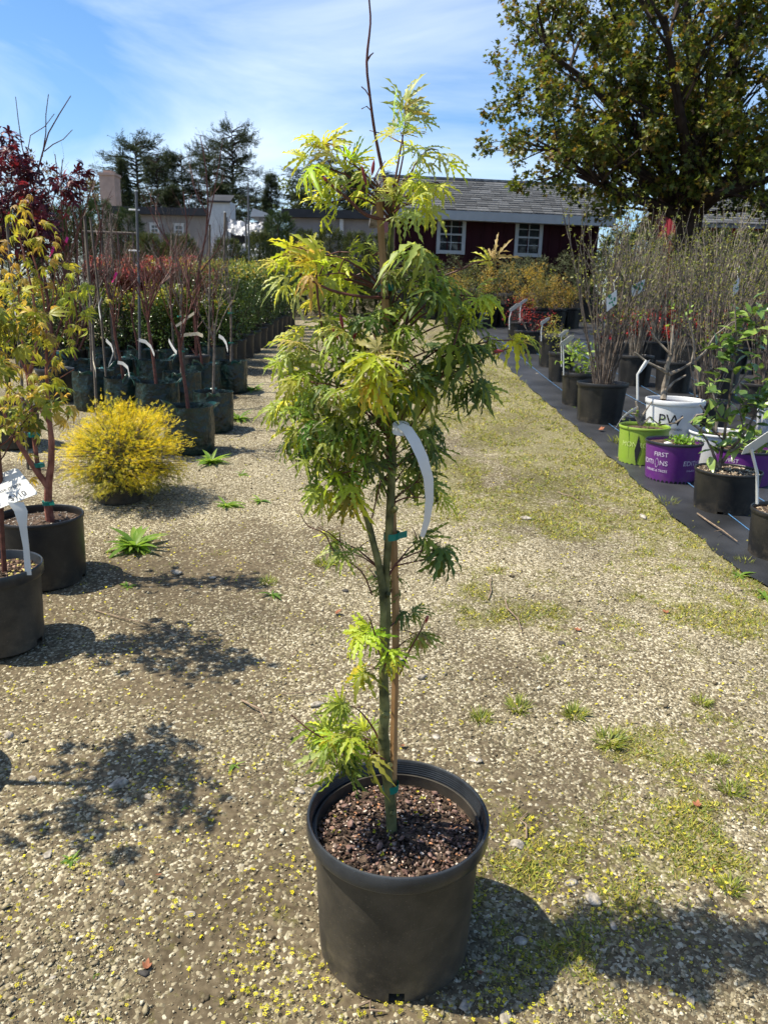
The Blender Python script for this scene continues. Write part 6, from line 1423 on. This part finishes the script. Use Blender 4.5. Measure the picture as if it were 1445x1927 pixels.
for k, (px, yt, w, Y, lab, cl) in enumerate(((525, 402, 72, 17, 'rounded dark arborvitae between the greenhouse and the grey wing', DG), (490, 440, 60, 15, 'brownish arborvitae in front of the greenhouse', OG), (150, 385, 70, 16, 'dark arborvitae left of the chimney', DG), (200, 380, 66, 16.5, 'dark arborvitae under the chimney', DG), (105, 392, 66, 16, 'dark arborvitae behind the purple maple', DG), (250, 395, 60, 17, 'dark arborvitae right of the chimney', DG), (575, 438, 60, 18, 'low olive evergreen before the grey wing, left', OG), (620, 432, 66, 18.5, 'low olive evergreen before the grey wing, middle', OG), (668, 440, 60, 18, 'low olive evergreen before the grey wing, right', OG), (708, 446, 60, 18.5, 'low olive evergreen beside the shed corner', OG), (40, 400, 80, 16, 'dark arborvitae at the far left edge', DG), (430, 455, 70, 14.5, 'olive evergreen under the greenhouse plastic', OG), (340, 448, 80, 14, 'olive evergreen under the grey house windows', OG), (280, 445, 80, 14, 'olive evergreen under the left house window', OG), (1150, 440, 70, 18.5, 'added dark evergreen standing in for shade in the gap right of the shed', DG), (1195, 432, 70, 19, 'added dark evergreen standing in for shade left of the barn, behind the twiggy shrubs', DG), (1245, 446, 64, 18, 'added olive evergreen standing in for shade before the barn gable', OG), (1330, 438, 90, 18, 'dark evergreen behind the big trunk', DG), (1400, 440, 90, 18, 'dark evergreen before the barn roof at right', DG), (1460, 436, 90, 18, 'dark evergreen cut by the right edge', DG))):  # evergreens between shed and barn gable are added, standing in for shade there
    arbor(px, 560, yt, w, Y, lab, cl, 'evergreens across the back of the yard')
# broad leafed far trees: light green one and the brown wooded rise
def far_tree(px, yt, yb, wpx, Y, label, colors, n=20, name='broadleaf_tree', cn=46, size=.35, bare=False):
    b = at(px, yb, Y); zb = zg(Y) - .3; H_ = at(px, yt, Y).z - zb; r_ = wpx * Y / F / 2; root = empty(name, (b.x, Y, zb), label, 'tree', 'broadleaf trees on the skyline'); mb = MB(); tips = []; rg = random.Random(int(px)); mb.tube([(0, 0, 0), (0, 0, H_ * .5)], [.25, .18], 7)
    for k in range(7): stems(mb, (0, 0, H_ * .35), (rg.gauss(0, .6), rg.gauss(0, .6), 1), H_ * .28, .09, 2, tips, rg, .55, .2, (2, 3), 3, 4, .72)
    mb.build('trunk', M['twigdark'], root)
    cen = [((rg.uniform(-1, 1) * r_ * .85, rg.uniform(-1, 1) * r_ * .7, H_ * (.58 + .38 * rg.uniform(-1, 1) * .9)), r_ * .24) for k in range(cn)]
    cen = [c for c in cen if (c[0][0] / r_) ** 2 + ((c[0][2] / H_ - .58) / .42) ** 2 < 1]
    clumps(cen, n, size, colors, TRI, leafDull, name='crown', parent=root, shell=.2, var=.3)
BR = [(.15, .11, .06), (.12, .10, .05), (.18, .13, .07), (.10, .09, .05)]
far_tree(556, 332, 480, 90, 75, 'pale yellow green leafy tree between the spruces', [(.16, .20, .04), (.20, .24, .05), (.12, .16, .04)], 40)
far_tree(575, 345, 480, 80, 70, 'mid green leafy tree left of the pines behind the grey wing', [(.08, .11, .03), (.10, .13, .04)], 40)
for k, (px, yt, w) in enumerate(((20, 290, 120), (75, 268, 100), (130, 315, 110), (175, 312, 90), (215, 330, 90), (-30, 300, 100))):
    far_tree(px, yt, 500, w, 85 + 4 * (k % 3), ['brownish budding tree at the far left edge', 'tall thin budding tree behind the purple maple top', 'brownish budding tree left of the chimney, nearer', 'brownish budding tree beside the chimney', 'brownish budding tree right behind the chimney', 'brownish budding tree cut by the left edge'][k], BR, 30 if k != 1 else 12, size=.4)
for k, (px, yt, w) in enumerate(((1150, 398, 70), (1200, 392, 80), (1420, 392, 90))):
    far_tree(px, yt, 500, w, 60, ['hazy bare tree in the gap right of the shed', 'hazy bare tree left of the barn gable', 'hazy bare tree beyond the barn roof'][k], BR, 14, size=.3)
# stakes, posts and pipe rack among the left hand plants
for k, (pa, pb, w, Y, m_, lab) in enumerate(((((160, 410), (176, 700)), None, 6, 6.0, 'stakegrey', 'tall square wooden stake leaning left behind the coral maple'), (((171, 412), (196, 640)), None, 4.5, 6.3, 'stakegrey', 'thinner leaning stake right of the tall square one'), (((257, 360), (262, 690)), None, 5.5, 8.0, 'metal', 'grey metal post with white cross bars'), (((208, 400), (214, 600)), None, 4, 9, 'stakegrey', 'short pale stake in the rear by the pipe rack'), (((14, 424), (20, 560)), None, 6, 4.6, 'stakegrey', 'grey wooden stake in the purple maple at left edge'), (((467, 345), (466, 488)), None, 3.5, 13, 'metal', 'thin dark pole in front of the greenhouse'), (((424, 400), (410, 560)), None, 4.5, 9.5, 'stakegrey', 'pale leaning post with a small round cap'), (((395, 425), (386, 560)), None, 4, 8.2, 'stakegrey', 'thin pale stake in the bare saplings'))):
    a, b = at(*pa[0], Y), at(*pa[1], Y); b.z = min(b.z, zg(Y) + .02)
    o = empty('stake' if m_ != 'metal' else 'post', (b.x, b.y, zg(Y)), lab, 'stake' if m_ != 'metal' else 'post'); t = a - o.location; mb = MB(); mb.tube([Vector((0, 0, -.05)), t * .5 + Vector((.01, 0, 0)), t], px2m(a, w / 2), 4 if m_ != 'metal' else 8); mb.build('shaft', M[m_], o, m_ == 'metal')
    mb = MB(); mb.tube([t, t + Vector((0, 0, .012))], px2m(a, w / 2) * 1.15, 8); mb.build('cap', M['tag'] if k in (2, 5, 6) else M[m_], o)
    if k == 2:
        for py in (395, 472): q = at(252, py, Y) - o.location; mb = MB(); mb.tube([q - Vector((.05, 0, 0)), q + Vector((.06, 0, 0))], .009, 6); mb.build('cross_bar', M['tag'], o)
Y = 9.6; b = at(165, 560, Y); o = empty('pipe_rack', (b.x, Y, zg(Y)), 'dark pipe rack with a top rail behind the tall stakes', 'rack'); mb = MB(); q0, q1 = at(155, 436, Y) - o.location, at(262, 440, Y) - o.location; mb.tube([q0, q1], .016, 6); mb.build('top_rail', M['stakegrey'], o)
for px in (160, 190, 222, 250):
    q = at(px, 437, Y) - o.location; mb = MB(); mb.tube([q, Vector((q.x, 0, 0))], .014, 6); mb.build('upright', M['stakegrey'], o)

# ================================================================== SMALL THINGS ON THE GROUND
def rosette(px, py, rpx, n, label, colors=((.14, .26, .04), (.20, .34, .05), (.26, .38, .07)), upr=.55):
    g = G(px, py); g.z = gz(g.x, g.y); o = empty('weed', g, label, 'weed', None); r_ = px2m(g, rpx)
    MES = [mesh_np('leaf_shape', V, Fc, None, True, leafO) for V, Fc in (oval_leaf(.22, .5, .4), oval_leaf(.28, .4, .7), oval_leaf(.17, .5, .25))]
    for k in range(n):
        a = 2.4 * k + rng.uniform(-.3, .3); e = rng.uniform(.02, 1.3) * upr + (.5 if k > n * .7 else 0); y = Vector((math.cos(a), math.sin(a), e)).normalized(); x = y.cross(Vector((0, 0, 1))).normalized(); z = x.cross(y); l = link('leaf', MES[k % 3], o)
        l.matrix_local = Matrix((x, y, z)).transposed().to_4x4() @ Matrix.Scale(r_ * rng.uniform(.45, 1.15), 4); l.color = (*rng.choice(colors), 1)
for px, py, r_, n, lab, u in ((255, 1032, 60, 52, 'large leafy weed rosette beside the coral maple pot', .7), (398, 872, 38, 36, 'upright leafy weed in front of the nearest grow bag', .9), (490, 945, 30, 16, 'flat weed on the gravel right of the golden shrub', .2), (425, 952, 34, 18, 'low straggling weed in the golden shrub shadow', .25), (442, 1443, 22, 9, 'small pale weed rosette alone on the gravel at left', .2), (135, 1622, 30, 12, 'weed rosette with narrow leaves at lower left', .3), (240, 1105, 26, 8, 'weed in the shadow of the coral maple pot', .5), (512, 1120, 26, 14, 'small weed near the maple stem on the left', .2), (450, 790, 36, 26, 'bushy weed beside the rear grow bags', .8), (475, 735, 34, 24, 'bushy weed by the first hedge pot', .8), (455, 895, 22, 12, 'small weed left of the lane centre', .3), (180, 1833, 16, 3, 'single fresh leaf lying at the bottom left', .05), (1390, 1085, 26, 14, 'small weed at the cloth edge near the right side', .5), (1440, 1125, 30, 16, 'leafy weed at the cloth edge cut by the right side', .6), (345, 1520, 14, 4, 'tiny two leafed seedling in the left shadow', .3), (1085, 770, 20, 10, 'weed in the cloth edge near the nearest ribbed pot', .5)):
    rosette(px, py, r_, n, lab, upr=u)
def tuft(px, py, rpx, n, label, c=((.24, .27, .05), (.32, .33, .06), (.18, .24, .05))):
    g = G(px, py); g.z = gz(g.x, g.y); o = empty('grass_tuft', g, label, 'grass tuft', 'grass tufts in the gravel'); r_ = px2m(g, rpx); a = nrng.uniform(0, 6.283, n); q = r_ * .6 * np.sqrt(nrng.random(n))
    pos = np.stack([q * np.cos(a), q * np.sin(a), np.zeros(n)], 1); tip = np.stack([np.cos(a) * .8, np.sin(a) * .8, nrng.uniform(.3, 1.4, n)], 1) + nrng.normal(0, .3, (n, 3))
    me = scatter('blades', [([(-.06, 0, 0), (.06, 0, 0), (.03, .6, .05), (0, 1, -.12), (-.03, .6, .05)], [(0, 1, 2), (0, 2, 4), (4, 2, 3)])], pos, tip, np.tile((0, 0, 1.), (n, 1)) + nrng.normal(0, .3, (n, 3)), r_ * nrng.uniform(.4, .85, n), pal(c, n, .2), leafA); l = link('blades', me, o); l['kind'] = 'stuff'
for px, py, r_, lab in ((1145, 1395, 42, 'largest bright grass tuft on the right half of the lane'), (1080, 1345, 34, 'grass tuft just up left of the largest one'), (905, 1350, 30, 'grass tuft nearest the pot on the right of the maple stem'), (975, 1330, 34, 'grass tuft in the middle of the mossy band right of the stem'), (1375, 1490, 34, 'grass tuft near the right edge, level with the pot rim'), (1350, 1430, 26, 'smaller grass tuft above the one near the right edge'), (1375, 1670, 34, 'spiky grass tuft at the right edge above the crown shadow'), (1320, 1320, 26, 'grass tuft at right, up from the mossy band'), (1165, 835, 26, 'grass tuft at the cloth edge beside the torn lime pot'), (1255, 948, 24, 'grass tuft at the cloth edge below the purple pot'), (1400, 1062, 22, 'grass tuft at the cloth edge near the right side pot'), (505, 1098, 24, 'small grass tuft left of the maple, beside the flat weed'), (610, 1062, 26, 'grass patch straight left of the two maple stems'), (1030, 1242, 16, 'little grass tuft beside the black clod at right'), (1180, 1602, 20, 'thin grass tuft at the top of the crown shadow')):
    tuft(px, py, r_, 110 if r_ > 24 else 70, lab)
# stones
STN = [(332, 1078, 13, 'pale round stone left of the lane centre below the weeds', 0), (401, 1087, 10, 'small pale stone right of the round one', 0), (18, 1384, 16, 'pale stone at the far left edge', 0), (225, 1476, 17, 'oval brown stone in the left tree shadow', 0), (280, 1500, 12, 'flat grey stone in the left tree shadow', 0), (597, 1326, 17, 'grey stone left of the lower maple leaves', 0), (990, 976, 12, 'white stone on the lane right of the white strip', 0), (650, 1111, 9, 'black clod left of the maple stem', 1), (1055, 1214, 12, 'black clod on the gravel at right', 1), (972, 1590, 18, 'pale stone beside the black pot rim', 0), (980, 1770, 17, 'rounded grey stone in the pot shadow', 0), (952, 1912, 20, 'long grey stone at the bottom right of the pot', 0), (878, 1892, 17, 'grey stone touching the pot foot at right', 0), (1155, 1740, 14, 'grey stone in the crown shadow at lower right', 0), (1072, 1660, 16, 'flat pale stone at the upper edge of the crown shadow', 0), (1115, 1690, 18, 'broad grey stone in the crown shadow', 0), (1300, 1885, 14, 'small grey stone at lower right', 0), (565, 1490, 14, 'brownish stone at the left of the pot rim', 0), (895, 1430, 14, 'white stone behind the pot at right', 0), (820, 1385, 12, 'small white stone behind the stem', 0), (1210, 975, 12, 'white flake of stone near the cloth edge', 0), (795, 1275, 12, 'white stone right of the green tie', 0), (100, 1840, 9, 'white pebble at the lower left corner', 0), (358, 1720, 13, 'rough white stone at lower left', 0), (92, 1610, 11, 'pale stone left of the narrow leafed weed', 0), (60, 1462, 12, 'flat tan stone near the left edge', 0), (230, 1665, 10, 'dark clod at lower left', 1), (270, 1828, 12, 'dark bark lump at the bottom left', 1), (1010, 705, 6, 'white pebble lying on the cloth', 0)]
for k, (px, py, r_, lab, dk) in enumerate(STN):
    g = G(px, py); V = np.array(ico_rock(.34)[0]) * np.array((1, rng.uniform(.6, 1), rng.uniform(.6, 1))); r0 = px2m(g, r_); me = bpy.data.meshes.new('stone'); me.from_pydata([tuple(v) for v in V * r0 * np.array((1.1, .8, .85))], [], ICO_F); me.materials.append(M['stonedark'] if dk else M['stone'])
    o = link('stone', me); o.location = (g.x, g.y, gz(g.x, g.y) + r0 * .12); o.rotation_euler = (0, 0, rng.uniform(0, 6)); md = o.modifiers.new('sub', 'SUBSURF'); md.subdivision_type = 'SIMPLE' if k % 3 == 0 else 'CATMULL_CLARK'; md.levels = md.render_levels = 1; me.polygons.foreach_set('use_smooth', np.ones(len(me.polygons), dtype=bool)); props(o, lab, 'stone' if not dk else 'clod', 'stones on the lane')
# twigs and dry leaves
TW = [((455, 1318), (500, 1357), 4, 'short pale broken stick on the gravel at left'), ((520, 1308), (680, 1302), 2.2, 'long thin dry twig left of the maple stem'), ((545, 1240), (560, 1225), 2, 'tiny dark twig below the left pots'), ((180, 1150), (350, 1205), 2.2, 'long thin reddish twig across the left shadows'), ((918, 1130), (925, 1085), 2.5, 'forked twig standing up from the gravel at right of the leaves'), ((950, 1130), (982, 1195), 3, 'curved pale twig on the gravel at right'), ((675, 1893), (725, 1905), 6, 'pale piece of stick at the foot of the pot'), ((1310, 975), (1385, 1030), 3, 'reddish twig lying on the cloth near the right edge'), ((990, 1580), (993, 1530), 4, 'brown stub of twig right of the pot rim'), ((500, 1060), (540, 1048), 1.8, 'thin twig by the lower left maple twig'), ((1160, 868), (1205, 880), 3, 'dark twig along the cloth edge by the torn pot'), ((1050, 925), (1090, 945), 2, 'thin twig on the lane right of the leaves')]
for p0, p1, w, lab in TW:
    a, b = G(*p0), G(*p1); a.z, b.z = gz(a.x, a.y) + .006, gz(b.x, b.y) + .006
    onc = a.x > edge_x(a.y); dz = .02 if onc else 0
    o = empty('twig', a, lab, 'twig', 'dry twigs on the ground'); mb = MB(); d = b - a; pts = [Vector((0, 0, dz)), d * .3 + Vector((rng.gauss(0, .008), rng.gauss(0, .008), .006 + dz)), d * .65 + Vector((rng.gauss(0, .008), rng.gauss(0, .008), .008 + dz)), d + Vector((0, 0, dz))]; r_ = px2m(a, w / 2); mb.tube(pts, [r_, r_ * .95, r_ * .8, r_ * .5], 6); st = mb.build('stem', M['twigdry'], o)
    mb = MB(); e = pts[2] + Vector((d.y * .15, -d.x * .15, .008)) + d * .1; mb.tube([pts[2], e], [r_ * .5, r_ * .25], 4); mb.build('side_shoot', M['twigdry'], o)
for px, py, r_, lab in ((755, 1405, 10, 'red brown dry leaf behind the stake'), (1310, 1525, 13, 'brown dry leaf at the right of the lane'), (900, 1830, 12, 'rusty dry leaf in the pot shadow'), (275, 1825, 14, 'curled brown leaf at the bottom left'), (1085, 1190, 10, 'brown dry leaf on the pale gravel at right'), (630, 1155, 10, 'curled brown leaf left of the stem'), (1255, 1155, 10, 'brown dry leaf in the middle of the right lane'), (300, 1650, 8, 'tiny rusty leaf at lower left'), (1125, 815, 10, 'pale dry leaf on the cloth by the nearest ribbed pot'), (1345, 1640, 9, 'orange dry leaf near the right edge')):
    g = G(px, py); g.z = gz(g.x, g.y) + (.026 if g.x > edge_x(g.y) else .006); V, Fc = palmate(random.Random(px), 5, wid=.34, pet=.2, droop=-.5, st=3, spread=95, tooth=.1); me = mesh_np('dry_leaf', np.array(V) * px2m(g, r_), Fc, None, True, M['leafdry']); o = link('dry_leaf', me); o.location = g; o.rotation_euler = (rng.uniform(-.2, .2), rng.uniform(-.2, .2), rng.uniform(0, 6)); props(o, lab, 'leaf', 'dry leaves on the ground')
